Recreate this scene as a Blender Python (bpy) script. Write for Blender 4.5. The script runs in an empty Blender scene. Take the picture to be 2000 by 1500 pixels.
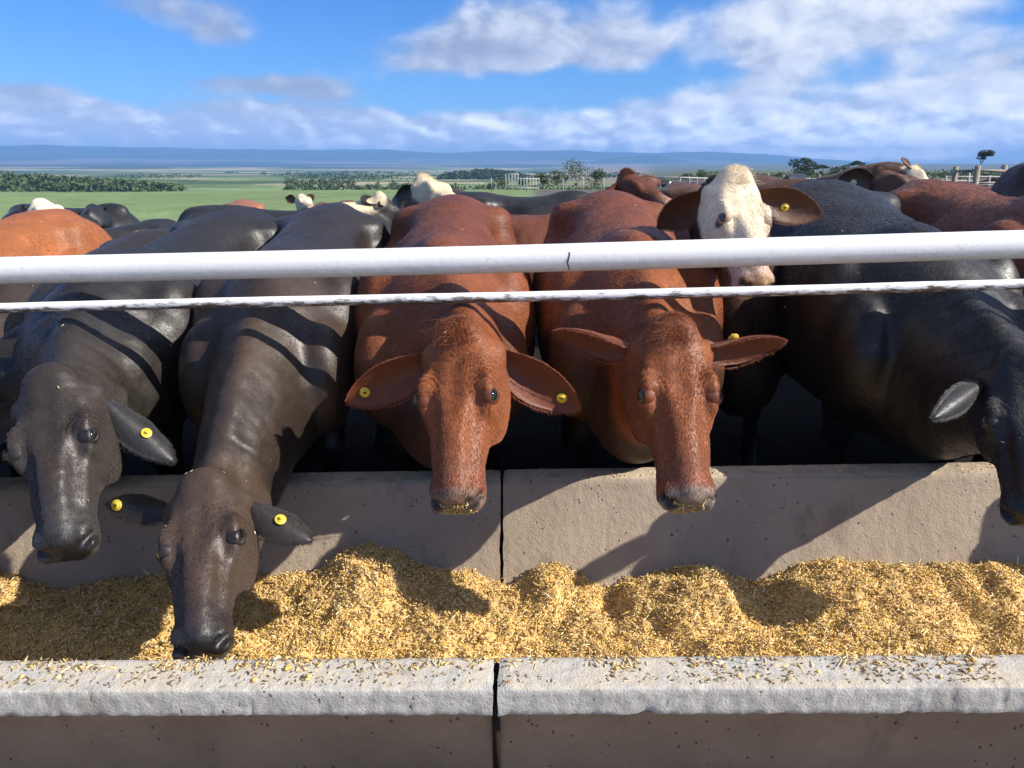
import bpy, math, random
import numpy as np
from mathutils import Vector, Matrix
random.seed(7)
rng = np.random.default_rng(11)
C = bpy.context.scene.collection
R = math.radians

# ------------------------------------------------------------------ camera
CAMZ, PITCH, FPX = 1.52, R(15.6), 1500.0
cam = bpy.data.cameras.new('camera'); camo = bpy.data.objects.new('camera', cam); C.objects.link(camo)
camo.location = (0, 0, CAMZ); camo.rotation_euler = (R(90) - PITCH, 0, 0)
cam.sensor_width = 36; cam.lens = 36 * FPX / 2000
cam.clip_start = 0.05; cam.clip_end = 90000
bpy.context.scene.camera = camo
def at(px, py, Y):
    """world point seen at photo pixel (px, py) at forward distance Y"""
    u, v = (px - 1000) / FPX, (py - 750) / FPX
    c, s = math.cos(PITCH), math.sin(PITCH)
    d = np.array([u, c - v * s, -s - v * c])
    return d * (Y / d[1]) + np.array([0, 0, CAMZ])

# ------------------------------------------------------------------ sun, sky, exposure
SUNV = Vector((0.61, -0.185, 0.44)).normalized()
SUN_EL = math.asin(SUNV.z); SUN_AZ = math.atan2(SUNV.x, SUNV.y)
sl = bpy.data.lights.new('sun', 'SUN'); sl.energy = 5.0; sl.angle = R(0.5); sl.color = (1.0, 0.94, 0.84)
so = bpy.data.objects.new('sun', sl); C.objects.link(so)
so.rotation_euler = SUNV.to_track_quat('Z', 'Y').to_euler(); so.location = (20, -8, 18)
SC = bpy.context.scene
SC.view_settings.view_transform = 'Standard'; SC.view_settings.look = 'None'
SC.view_settings.exposure = 0.62; SC.view_settings.gamma = 1.0
SC.cycles.max_bounces = 6; SC.cycles.volume_bounces = 0

class NT:
    """small helper round a node tree"""
    def __init__(s, tree): s.t = tree; s.n = tree.nodes; s.l = tree.links
    def new(s, typ, **kw):
        nd = s.n.new(typ)
        for k, v in kw.items():
            if k == 'inp':
                for i, val in v.items():
                    if hasattr(val, 'is_output'): s.l.new(val, nd.inputs[i])
                    else: nd.inputs[i].default_value = val
            else: setattr(nd, k, v)
        return nd
    def math(s, op, a, b=0.0, c=0.0, clamp=False):
        return s.new('ShaderNodeMath', operation=op, use_clamp=clamp, inp={0: a, 1: b, 2: c}).outputs[0]
    def mix(s, f, a, b, mode='MIX'):
        nd = s.new('ShaderNodeMix', data_type='RGBA', blend_type=mode, inp={0: f, 6: a, 7: b}); return nd.outputs[2]
    def noise(s, vec, scale, detail=4, rough=.55, dist=0.0):
        return s.new('ShaderNodeTexNoise', inp={'Vector': vec, 'Scale': scale, 'Detail': detail, 'Roughness': rough, 'Distortion': dist}).outputs[0]
    def ramp(s, f, stops):
        nd = s.new('ShaderNodeValToRGB', inp={0: f}); el = nd.color_ramp.elements
        while len(el) < len(stops): el.new(.5)
        for e, (p, c) in zip(el, stops): e.position = p; e.color = (*c, 1) if len(c) == 3 else c
        return nd.outputs[0]
    def sstep(s, x, a, b):
        nd = s.new('ShaderNodeMapRange', interpolation_type='SMOOTHSTEP', inp={0: x, 1: a, 2: b, 3: 0.0, 4: 1.0}); return nd.outputs[0]
    def vscale(s, v, sc):
        return s.new('ShaderNodeMapping', inp={0: v, 3: sc}).outputs[0]

def build_world():
    w = bpy.data.worlds.new('World'); SC.world = w; w.use_nodes = True
    T = NT(w.node_tree); T.n.clear()
    out = T.new('ShaderNodeOutputWorld')
    sky = T.new('ShaderNodeTexSky', sky_type='NISHITA', sun_disc=False, sun_elevation=SUN_EL, sun_rotation=SUN_AZ,
                altitude=1500, air_density=1.0, dust_density=0.35, ozone_density=3.0)
    skyc = T.new('ShaderNodeHueSaturation', inp={'Saturation': 1.25, 'Value': 1.0, 'Color': sky.outputs[0]}).outputs[0]
    skyc = T.mix(1.0, skyc, (.86, 1.20, 1.66, 1), 'MULTIPLY')
    tc = T.new('ShaderNodeTexCoord').outputs['Generated']
    sp = T.new('ShaderNodeSeparateXYZ', inp={0: tc})
    X, Y, Z = sp.outputs
    az = T.math('MULTIPLY', T.math('ARCTAN2', X, Y), 57.2958)
    el = T.math('MULTIPLY', T.math('ARCSINE', Z), 57.2958)
    # cloud noise laid out on the cloud deck (compressed towards the horizon)
    elc = T.math('MULTIPLY', T.math('POWER', T.math('MAXIMUM', el, 0.05), 0.72), 2.5)
    v = T.new('ShaderNodeCombineXYZ', inp={0: T.math('MULTIPLY', az, 0.62), 1: elc, 2: 3.7}).outputs[0]
    n1 = T.noise(v, 0.30, 5, .50, .2)
    n2 = T.noise(v, 0.62, 5, .52, .3)
    v4 = T.new('ShaderNodeCombineXYZ', inp={0: T.math('MULTIPLY', az, .75), 1: T.math('MULTIPLY', el, 1.35), 2: 9.1}).outputs[0]
    n4 = T.noise(v4, .50, 4, .5, .3)
    low = T.sstep(el, 5.0, 2.5)
    nz = T.math('ADD', T.math('MULTIPLY', T.math('SUBTRACT', n1, .5), 1.35), T.math('MULTIPLY', T.math('SUBTRACT', n2, .5), .48))
    # where the cloud banks of the day stand: azimuth, elevation, widths, strength
    banks = [(1620, 30, 270, 85, 1.5), (1520, 120, 80, 45, .95), (1010, 100, 260, 38, 1.2), (1000, 40, 170, 60, .9), (1215, 95, 75, 55, .85), (850, 130, 150, 24, .6),
             (340, 15, 170, 40, .8), (430, 70, 90, 30, .7), (480, 165, 190, 26, .92), (620, 182, 70, 26, .75), (70, 185, 140, 26, .92), (160, 212, 70, 18, .7), (480, 210, 150, 18, .75),
             (1000, 262, 2600, 38, 1.45), (100, 236, 130, 18, .5), (570, 234, 70, 20, .55), (715, 226, 80, 22, .55), (960, 232, 70, 20, .5), (1230, 212, 80, 30, .65), (1350, 205, 60, 34, .75),
             (1850, 195, 240, 75, 1.15), (1470, 185, 90, 32, .95), (1960, 110, 100, 60, .7), (1640, 262, 420, 50, .95)]
    tot = None
    for px, py, sx, sy, st in banks:
        d0 = at(px, py, 1.0) - np.array([0, 0, CAMZ]); d1 = at(px, py - 10, 1.0) - np.array([0, 0, CAMZ]); d2 = at(px + 10, py, 1.0) - np.array([0, 0, CAMZ])
        ae = lambda d: (math.degrees(math.atan2(d[0], d[1])), math.degrees(math.atan2(d[2], math.hypot(d[0], d[1]))))
        (a0, e0), (_, e1), (a2, _) = ae(d0), ae(d1), ae(d2)
        sa, se = max(.98 * sx * (a2 - a0) / 10, .3), max(.98 * sy * (e1 - e0) / 10, .2)
        da = T.math('MULTIPLY', T.math('SUBTRACT', az, a0), 1 / sa); de = T.math('MULTIPLY', T.math('SUBTRACT', el, e0), 1 / se)
        q = T.math('ADD', T.math('MULTIPLY', da, da), T.math('MULTIPLY', de, de))
        g = T.math('MULTIPLY', T.math('EXPONENT', T.math('MULTIPLY', q, -1.0)), st)
        tot = g if tot is None else T.math('ADD', tot, g)
    # unseen, overhead and behind the camera: cloud added to neutralise the fill light
    tot = T.math('ADD', tot, T.math('MULTIPLY', T.sstep(el, 16, 28), .62))
    dens = T.math('ADD', tot, nz)
    dens = T.math('ADD', dens, T.math('MULTIPLY', T.math('MULTIPLY', T.math('SUBTRACT', n4, .5), 1.1), low))
    cov = T.math('MULTIPLY', T.sstep(dens, .25, 1.0), .94)
    # lit tops: compare the noise a little higher
    v2 = T.new('ShaderNodeVectorMath', operation='ADD', inp={0: v, 1: (0.5, .55, 0)}).outputs[0]
    n3 = T.noise(v2, 0.30, 5, .50, .2)
    shade = T.math('ADD', T.math('MULTIPLY', T.math('SUBTRACT', n1, n3), 2.6), T.math('MULTIPLY', T.math('SUBTRACT', n2, .45), 1.0))
    v5 = T.new('ShaderNodeVectorMath', operation='ADD', inp={0: v4, 1: (.35, .55, 0)}).outputs[0]
    n5 = T.noise(v5, .50, 4, .5, .3)
    shade = T.math('ADD', shade, T.math('MULTIPLY', T.math('MULTIPLY', T.math('SUBTRACT', n4, n5), 2.0), low))
    right = T.sstep(az, -22, 24)
    litv = T.math('ADD', T.math('ADD', shade, T.math('MULTIPLY', right, .62)), T.math('MULTIPLY', T.sstep(el, 2.0, 15), .12))
    cc = T.ramp(litv, [(0.0, (.36, .41, .55)), (.32, (.49, .54, .68)), (.68, (.72, .77, .88)), (1.0, (.96, .97, 1.0))])
    cc = T.new('ShaderNodeVectorMath', operation='SCALE', inp={0: cc, 3: 11.2}).outputs[0]
    cc = T.new('ShaderNodeVectorMath', operation='SCALE', inp={0: cc, 3: T.math('ADD', 1.0, T.math('MULTIPLY', T.sstep(el, 6.0, 1.5), .75))}).outputs[0]
    col = T.mix(cov, skyc, cc)
    bg = T.new('ShaderNodeBackground', inp={0: col, 1: 0.064})
    T.l.new(bg.outputs[0], out.inputs[0])
build_world()

# ------------------------------------------------------------------ helpers
def tag(o, label=None, cat=None, group=None, kind=None):
    if label: o['label'] = label
    if cat: o['category'] = cat
    if group: o['group'] = group
    if kind: o['kind'] = kind
    return o
def obj(name, me, mat=None, parent=None):
    o = bpy.data.objects.new(name, me); C.objects.link(o)
    if mat and not me.materials: me.materials.append(mat)
    if parent is not None: o.parent = parent
    return o
def empty(name, loc, rz=0.0, label=None, cat=None, group=None):
    o = bpy.data.objects.new(name, None); C.objects.link(o); o.location = loc; o.rotation_euler = (0, 0, rz)
    o.empty_display_size = .2
    return tag(o, label, cat, group)
def mesh_np(name, verts, faces, smooth=True, cols=None):
    """faces: (n,4) or (n,3) int array or list of such arrays"""
    me = bpy.data.meshes.new(name)
    fl = faces if isinstance(faces, list) else [faces]
    verts = np.asarray(verts, np.float32)
    me.vertices.add(len(verts)); me.vertices.foreach_set('co', verts.ravel())
    loops = np.concatenate([np.asarray(f, np.int32).ravel() for f in fl])
    sizes = np.concatenate([np.full(len(f), np.asarray(f).shape[1], np.int32) for f in fl])
    starts = np.concatenate([[0], np.cumsum(sizes)[:-1]]).astype(np.int32)
    me.loops.add(len(loops)); me.loops.foreach_set('vertex_index', loops)
    me.polygons.add(len(sizes)); me.polygons.foreach_set('loop_start', starts)
    me.update(calc_edges=True); me.validate()
    if smooth: me.polygons.foreach_set('use_smooth', np.ones(len(me.polygons), bool))
    if cols is not None:
        a = me.color_attributes.new('Col', 'FLOAT_COLOR', 'POINT')
        c4 = np.ones((len(verts), 4), np.float32); c4[:, :3] = cols
        a.data.foreach_set('color', c4.ravel())
    return me
class MB:
    """collects simple solids into one mesh"""
    def __init__(s): s.v = []; s.q = []; s.n = 0; s.c = []
    def add(s, v, q, col=(1, 1, 1)):
        v = np.asarray(v, float).reshape(-1, 3); s.v.append(v); s.q.append(np.asarray(q, int) + s.n); s.n += len(v); s.c.append(np.tile(np.asarray(col, float), (len(v), 1)))
    def box(s, c, d, rz=0.0, col=(1, 1, 1)):
        sg = np.array([[-1, -1, -1], [1, -1, -1], [1, 1, -1], [-1, 1, -1], [-1, -1, 1], [1, -1, 1], [1, 1, 1], [-1, 1, 1]]) * .5
        v = sg * np.asarray(d); cr, sr = math.cos(rz), math.sin(rz)
        v = np.stack([v[:, 0] * cr - v[:, 1] * sr, v[:, 0] * sr + v[:, 1] * cr, v[:, 2]], 1) + np.asarray(c)
        s.add(v, [[0, 3, 2, 1], [4, 5, 6, 7], [0, 1, 5, 4], [1, 2, 6, 5], [2, 3, 7, 6], [3, 0, 4, 7]], col)
    def tube(s, pts, rad, seg=10, col=(1, 1, 1), caps=True):
        pts = [np.asarray(p, float) for p in pts]; n = len(pts)
        rads = rad if hasattr(rad, '__len__') else [rad] * n
        rings = []
        for i, p in enumerate(pts):
            t = pts[min(i + 1, n - 1)] - pts[max(i - 1, 0)]; t /= np.linalg.norm(t) + 1e-9
            ref = np.array([0, 0, 1.0]) if abs(t[2]) < .9 else np.array([1.0, 0, 0])
            a = np.cross(ref, t); a /= np.linalg.norm(a); b = np.cross(t, a)
            th = np.arange(seg) * 2 * math.pi / seg
            rings.append(p + rads[i] * (np.cos(th)[:, None] * a + np.sin(th)[:, None] * b))
        v = np.concatenate(rings); q = []
        for i in range(n - 1):
            for j in range(seg):
                k = (j + 1) % seg; q.append([i * seg + j, i * seg + k, (i + 1) * seg + k, (i + 1) * seg + j])
        if caps:
            v = np.concatenate([v, [pts[0], pts[-1]]]); a, b = n * seg, n * seg + 1
            for j in range(seg):
                k = (j + 1) % seg; q.append([a, k, j, a]); q.append([b, (n - 1) * seg + j, (n - 1) * seg + k, b])
        tri = [x for x in q if len(set(x)) == 3]; q = [x for x in q if len(set(x)) == 4]
        s.add(v, q, col)
        if tri:
            s.t = getattr(s, 't', []); s.t.append(np.array([[x[0], x[1], x[2]] for x in tri]) + s.n - len(v))
    def build(s, name, mat, parent=None, smooth=False, cols=False):
        fl = [np.concatenate(s.q)]
        if getattr(s, 't', None): fl.append(np.concatenate(s.t))
        me = mesh_np(name, np.concatenate(s.v), fl, smooth, np.concatenate(s.c) if cols else None)
        return obj(name, me, mat, parent)
def mat_new(name):
    m = bpy.data.materials.new(name); m.use_nodes = True
    T = NT(m.node_tree); T.n.clear()
    out = T.new('ShaderNodeOutputMaterial'); b = T.new('ShaderNodeBsdfPrincipled'); T.l.new(b.outputs[0], out.inputs[0])
    return m, T, b
def setp(T, b, **kw):
    for k, v in kw.items():
        k = k.replace('_', ' ')
        if hasattr(v, 'is_output'): T.l.new(v, b.inputs[k])
        else: b.inputs[k].default_value = v
def bump(T, h, strength, dist=.01, normal=None):
    i = {'Height': h, 'Strength': strength, 'Distance': dist}
    if normal is not None: i['Normal'] = normal
    return T.new('ShaderNodeBump', inp=i).outputs[0]
def spl(xq, xk, yk):
    """smooth (Catmull-Rom / hermite) interpolation of a profile"""
    xk = np.asarray(xk, float); yk = np.asarray(yk, float); xq = np.clip(xq, xk[0], xk[-1])
    m = np.gradient(yk, xk)
    i = np.clip(np.searchsorted(xk, xq) - 1, 0, len(xk) - 2)
    h = xk[i + 1] - xk[i]; t = (xq - xk[i]) / h
    return ((2*t**3 - 3*t**2 + 1) * yk[i] + (t**3 - 2*t**2 + t) * h * m[i] + (-2*t**3 + 3*t**2) * yk[i+1] + (t**3 - t**2) * h * m[i+1])
def sm01(x, a, b):
    t = np.clip((x - a) / (b - a), 0, 1); return t * t * (3 - 2 * t)
def unit(v): v = np.asarray(v, float); return v / (np.linalg.norm(v) + 1e-12)
def vnoise(p, seed=0, octaves=4, scale=1.0):
    """cheap value noise on points (n,k)"""
    p = np.asarray(p, float) * scale; tot = 0; amp = 1; norm = 0
    k = p.shape[1]; pr = np.array([374761393, 668265263, 2147483647, 1274126177][:k], np.int64)
    for o in range(octaves):
        q = p * 2 ** o + 17.3 * o; i = np.floor(q).astype(np.int64); f = q - i; f = f * f * (3 - 2 * f); acc = 0
        for c in range(2 ** k):
            bits = np.array([(c >> b) & 1 for b in range(k)]); w = np.prod(np.where(bits, f, 1 - f), 1)
            h = ((i + bits) * pr).sum(1) + seed * 7919
            h = (h ^ (h >> 13)) * 1274126177; h = h ^ (h >> 16)
            acc = acc + w * ((h & 0xffff) / 65535.0)
        tot = tot + acc * amp; norm += amp; amp *= .5
    return tot / norm

# ------------------------------------------------------------------ terrain
SLOPE, YAW = 0.029, -0.031
def ground_z(x, y):
    x = np.asarray(x, float); y = np.asarray(y, float)
    z = SLOPE * np.clip(x, -14, 14)
    r = np.hypot(x, y); azd = np.degrees(np.arctan2(x, y))
    valley = 1 - sm01(azd, 6, 15)                       # the land falls away to the left, the pens lie on a flat to the right
    z = z * (1 - sm01(r, 14, 40))
    z = z - valley * 12.5 * sm01(r, 36, 420)
    z = z - (1 - valley) * (1.5 * sm01(r, 30, 160))
    z = z + 55 * sm01(r, 2500, 9000) + 260 * sm01(r, 8000, 16000) * (1 - sm01(azd, 10, 22))
    return z
def build_ground():
    az = np.unique(np.concatenate([np.arange(-180, -46, 6.0), np.arange(-46, 46.01, .3), np.arange(46, 181, 6.0)])); az = az[az < 179.9]
    r = np.concatenate([[0.0], np.geomspace(.6, 22000, 300)])
    A, RR = np.meshgrid(np.radians(az), r); X = RR * np.sin(A); Y = RR * np.cos(A)
    Z = ground_z(X, Y)
    na, nr = len(az), len(r)
    P = np.stack([X.ravel(), Y.ravel()], 1)
    Z = Z.ravel() + (vnoise(P, 3, 3, 1.4) - .5) * .06 * (np.hypot(P[:, 0], P[:, 1]) < 40) 
    azd = np.degrees(A).ravel(); rr = RR.ravel()
    dirt = np.array([.020, .016, .013]); pen = np.array([.125, .108, .098]); green = np.array([.20, .275, .12]); dry = np.array([.30, .255, .165]); lgreen = np.array([.17, .24, .085]); dk = np.array([.07, .11, .045])
    n = vnoise(P, 5, 3, 1 / 14.)[:, None]; nb = vnoise(P, 9, 3, 1 / 90.)[:, None]; nc = vnoise(np.stack([azd * .5, np.log(np.maximum(rr, 1)) * 26], 1), 21, 3, .9)[:, None]
    col = dirt * (.7 + .6 * n)
    alley = sm01(P[:, 1], 1.45, 1.30)[:, None]; col = col * (1 - alley) + np.array([.38, .29, .20]) * (.85 + .3 * n) * alley
    penz = sm01(rr, 16, 34)[:, None]
    col = col * (1 - penz) + pen * (.7 + .6 * nb) * penz
    edge = rr + (n[:, 0] - .5) * 3
    fld = (sm01(edge, 25.0, 27.0) * (1 - sm01(azd, 1.0, 2.2)))[:, None]
    g = green * (.78 + .44 * nc) * (1 - .25 * sm01(nb, .5, .7)) 
    col = col * (1 - fld) + g * fld
    strip = (sm01(edge, 23, 25) * (1 - sm01(edge, 26, 30)) * (1 - sm01(azd, 4, 6)))[:, None]
    col = col * (1 - strip * .75) + dry * (.5 + .9 * n) * strip * .75
    # middle: grass and ploughed land past the pens
    mid = (sm01(azd, 1.0, 2.4) * (1 - sm01(azd, 9, 11)) * sm01(rr, 75, 90))[:, None]
    mc = np.where(nc > .52, dry * .95, lgreen) * (.8 + .4 * nb)
    mc = np.where((rr[:, None] > 900), dry * .8, mc)
    col = col * (1 - mid) + mc * mid
    rt = (sm01(azd, 9, 11) * sm01(rr, 300, 330))[:, None]
    col = col * (1 - rt) + (dk * .6 + dry * .25) * rt
    # the far plain: stripes of fields, darker far out
    far = (sm01(rr, 620, 760) * (1 - sm01(azd, 2, 6)))[:, None]
    stripe = vnoise(np.stack([azd * .16 + 3, np.log(np.maximum(rr, 1)) * 7.5], 1), 33, 3, 1.0)[:, None]
    fc = np.where(stripe > .60, dry * 1.25, np.where(stripe > .47, lgreen * .9, dk * 1.0))
    fc = fc * (1 - .5 * sm01(rr, 4500, 7500)[:, None])
    col = col * (1 - far) + fc * far
    f = []
    idx = np.arange(nr * na).reshape(nr, na); b = np.roll(idx, -1, 1)
    q = np.stack([idx[:-1], b[:-1], b[1:], idx[1:]], -1).reshape(-1, 4)
    m, T, bs = mat_new('ground_soil')
    a = T.new('ShaderNodeAttribute', attribute_name='Col'); co = T.new('ShaderNodeTexCoord').outputs['Object']
    k = T.noise(co, 2.2, 8, .65); c2 = T.mix(1.0, a.outputs[0], T.ramp(k, [(.25, (.72,) * 3), (.75, (1.3,) * 3)]), 'MULTIPLY')
    setp(T, bs, Base_Color=c2, Roughness=.95, Specular_IOR_Level=.15, Normal=bump(T, T.noise(co, 9, 8, .65), .8, .05))
    o = obj('ground', mesh_np('ground', np.stack([X.ravel(), Y.ravel(), Z], 1), q, True, col), m); tag(o, kind='structure')
build_ground()
def build_mountains():
    az = np.arange(-60, 60.01, .35); r = np.linspace(9000, 15500, 46)
    A, RR = np.meshgrid(az, r)
    crest = spl(A, [-60, -34, -20, -8, 2, 10, 17, 22, 27, 34, 60], [330, 330, 320, 312, 305, 292, 235, 140, 75, 35, 0])
    t = (RR - 9000) / 6500
    P = np.stack([A.ravel() * .22, t.ravel() * 3], 1)
    rid = vnoise(P, 12, 5, 1.0).reshape(A.shape)
    Z = -20 + (crest + 20) * np.sin(np.clip(t * 1.25, 0, 1) * math.pi / 2) ** 1.6 * (.84 + .32 * rid)
    foot = 130 * np.exp(-((A - 9) / 6) ** 2) * np.exp(-((t - .14) / .1) ** 2) * (.4 + 1.2 * vnoise(P, 4, 3, 2.2).reshape(A.shape))
    Z = Z + foot
    X = RR * np.sin(np.radians(A)); Y = RR * np.cos(np.radians(A))
    idx = np.arange(A.size).reshape(A.shape)
    q = np.stack([idx[:-1, :-1], idx[:-1, 1:], idx[1:, 1:], idx[1:, :-1]], -1).reshape(-1, 4)
    n = vnoise(P, 77, 4, 5.0)[:, None]
    col = np.array([.05, .085, .045]) * (.6 + .8 * n)
    m, T, bs = mat_new('mountain_scrub'); a = T.new('ShaderNodeAttribute', attribute_name='Col'); setp(T, bs, Base_Color=a.outputs[0], Roughness=1.0, Specular_IOR_Level=0.0)
    tag(obj('hills', mesh_np('hills', np.stack([X.ravel(), Y.ravel(), Z.ravel()], 1), q, True, col), m), kind='structure')
build_mountains()

# ------------------------------------------------------------------ feed trough (two precast sections), rails, feed
def TW(v):
    v = np.array(v, float).reshape(-1, 3); v[:, 1] += YAW * v[:, 0]; v[:, 2] += SLOPE * v[:, 0]; return v
RIM = 0.44
def concrete_mat():
    m, T, b = mat_new('cast_concrete'); co = T.new('ShaderNodeTexCoord').outputs['Object']
    sp = T.new('ShaderNodeSeparateXYZ', inp={0: co}); x, y, z = sp.outputs
    zz = T.math('SUBTRACT', z, T.math('MULTIPLY', x, SLOPE)); yy = T.math('SUBTRACT', y, T.math('MULTIPLY', x, YAW))
    n1 = T.noise(co, 3.0, 6, .6); n2 = T.noise(co, 38, 6, .7); n3 = T.noise(co, 9, 5, .62)
    wob = T.math('MULTIPLY', T.math('SUBTRACT', n3, .5), .05)
    pale = T.ramp(n2, [(.28, (.36, .345, .315)), (.5, (.52, .50, .455)), (.78, (.64, .615, .565))])
    brown = T.ramp(n1, [(.3, (.27, .185, .115)), (.55, (.37, .26, .165)), (.75, (.45, .325, .215))])
    # trampled mud splash on the outer front wall, muzzle-stained inside and at the back
    front = T.sstep(T.math('ADD', zz, T.math('MULTIPLY', wob, .3)), .372, .366)
    back = T.sstep(T.math('ADD', yy, wob), 1.56, 1.75)
    f = T.math('MAXIMUM', front, back)
    col = T.mix(T.math('MULTIPLY', f, .93), pale, brown)
    bk = T.ramp(n1, [(.3, (.355, .285, .212)), (.7, (.455, .375, .285))])
    col = T.mix(T.math('MULTIPLY', back, .85), col, bk)
    top = T.math('MULTIPLY', T.sstep(zz, .436, .440), T.sstep(T.noise(co, 7, 6, .65), .30, .62)); col = T.mix(T.math('MULTIPLY', top, .6), col, (.72, .60, .42, 1))
    # pits
    vor = T.new('ShaderNodeTexVoronoi', inp={'Vector': T.vscale(co, (1, 1, .55)), 'Scale': 62}).outputs[0]
    pick = T.sstep(T.noise(co, 23, 2), .59, .64)
    pit = T.math('MULTIPLY', T.sstep(vor, .24, .12), pick)
    col = T.mix(T.math('MULTIPLY', pit, .6), col, (.10, .075, .055, 1))
    stain = T.sstep(T.noise(T.vscale(co, (1, 1, .35)), 5.5, 5, .65), .56, .72)
    col = T.mix(T.math('MULTIPLY', stain, .38), col, (.11, .085, .06, 1))
    fine = T.noise(co, 170, 5, .7)
    h = T.math('SUBTRACT', T.math('ADD', T.math('MULTIPLY', n2, .6), T.math('MULTIPLY', fine, .4)), T.math('MULTIPLY', pit, 1.2))
    setp(T, b, Base_Color=col, Roughness=.9, Specular_IOR_Level=.25, Normal=bump(T, h, 1.0, .009))
    return m
M_CONC = concrete_mat()
def trough(x0, x1, seed, joint_side, label):
    # profile, walked round the section: Y, Z, step
    pr = [(1.60, -.08), (1.475, .364), (1.468, .372), (1.421, .3735), (1.418, .377), (1.418, .435), (1.421, .4390), (1.426, RIM), (1.520, RIM), (1.534, .437), (1.541, .428),
          (1.70, .04), (2.36, .04), (2.556, .405), (2.566, .428), (2.575, .437), (2.590, .4405), (2.675, .442), (2.688, .436), (2.692, .425), (2.62, -.08)]
    pts = []
    for (a, b) in zip(pr, pr[1:] + pr[:1]):
        L = math.hypot(b[0] - a[0], b[1] - a[1]); k = max(1, int(L / .010)) if a[1] > .03 or b[1] > .03 else max(1, int(L / .05))
        for i in range(k): pts.append((a[0] + (b[0] - a[0]) * i / k, a[1] + (b[1] - a[1]) * i / k))
    pts = np.array(pts); npf = len(pts)
    lo, hi = max(x0, -2.2), min(x1, 2.2)
    xs = np.unique(np.round(np.concatenate([np.linspace(x0, x1, 30), np.arange(lo, hi, .009), [x0, x1]]), 4))
    xs = np.array([x for i, x in enumerate(xs)]); nx = len(xs)
    tang = np.roll(pts, -1, 0) - np.roll(pts, 1, 0); nrm = np.stack([tang[:, 1], -tang[:, 0]], 1); nrm /= np.linalg.norm(nrm, axis=1)[:, None] + 1e-9
    V = np.zeros((nx, npf, 3)); V[:, :, 0] = xs[:, None]; V[:, :, 1] = pts[None, :, 0]; V[:, :, 2] = pts[None, :, 1]
    P = V.reshape(-1, 3)
    d = (vnoise(P, seed, 4, 14.0) - .5) * .0022 + (vnoise(P, seed + 3, 3, 75.0) - .5) * (.0040 + .0045 * (P[:, 1] < 1.428))
    # chips along the front lip's lower edge and the joint
    chip = np.clip(vnoise(P, seed + 9, 3, 17.0) - .60, 0, 1) * .035 * np.exp(-((P[:, 2] - .378) / .010) ** 2) * (P[:, 1] < 1.48)
    jx = x1 if joint_side > 0 else x0
    jd = np.abs(P[:, 0] - jx)
    jag = np.exp(-jd / .035) * (vnoise(P[:, 1:], seed + 5, 4, 26.0) - .35) * .013
    P[:, 0] += -joint_side * np.clip(jag, 0, 1)
    N = np.tile(nrm[None], (nx, 1, 1)).reshape(-1, 2)
    # outward is away from the concrete: profile runs so that normals point into it
    P[:, 1] += N[:, 0] * (d + chip) ; P[:, 2] += N[:, 1] * (d + chip)
    P[:, 2] -= np.exp(-jd / .010) * .004 * (P[:, 2] > .35)
    idx = np.arange(nx * npf).reshape(nx, npf); b = np.roll(idx, -1, 1)
    q = np.stack([idx[:-1], idx[1:], b[1:], b[:-1]], -1).reshape(-1, 4)
    V = TW(P); n0 = len(V)
    caps = []
    c0 = TW([[x0, 2.0, 0.0], [x1, 2.0, 0.0]]); V = np.concatenate([V, c0])
    t = []
    for e, ci in ((0, n0), (nx - 1, n0 + 1)):
        t.append(np.stack([np.full(npf, ci), idx[e], b[e]] if e else [np.full(npf, ci), b[e], idx[e]], 1))
    # close the ends only under the bowl: fan is fine for the shallow U as the joint is closed
    o = obj('feed_trough', mesh_np('feed_trough', V, [q]), M_CONC)
    tag(o, label, 'feed trough', 'precast concrete feed trough sections'); return o
LEFT_TROUGH = trough(-5.2, -.0405, 31, 1, 'long concrete feed trough section left of the dark vertical joint, black cattle eating over it')
trough(-.032, 5.2, 57, -1, 'long concrete feed trough section right of the dark vertical joint, below the black bull')

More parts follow.
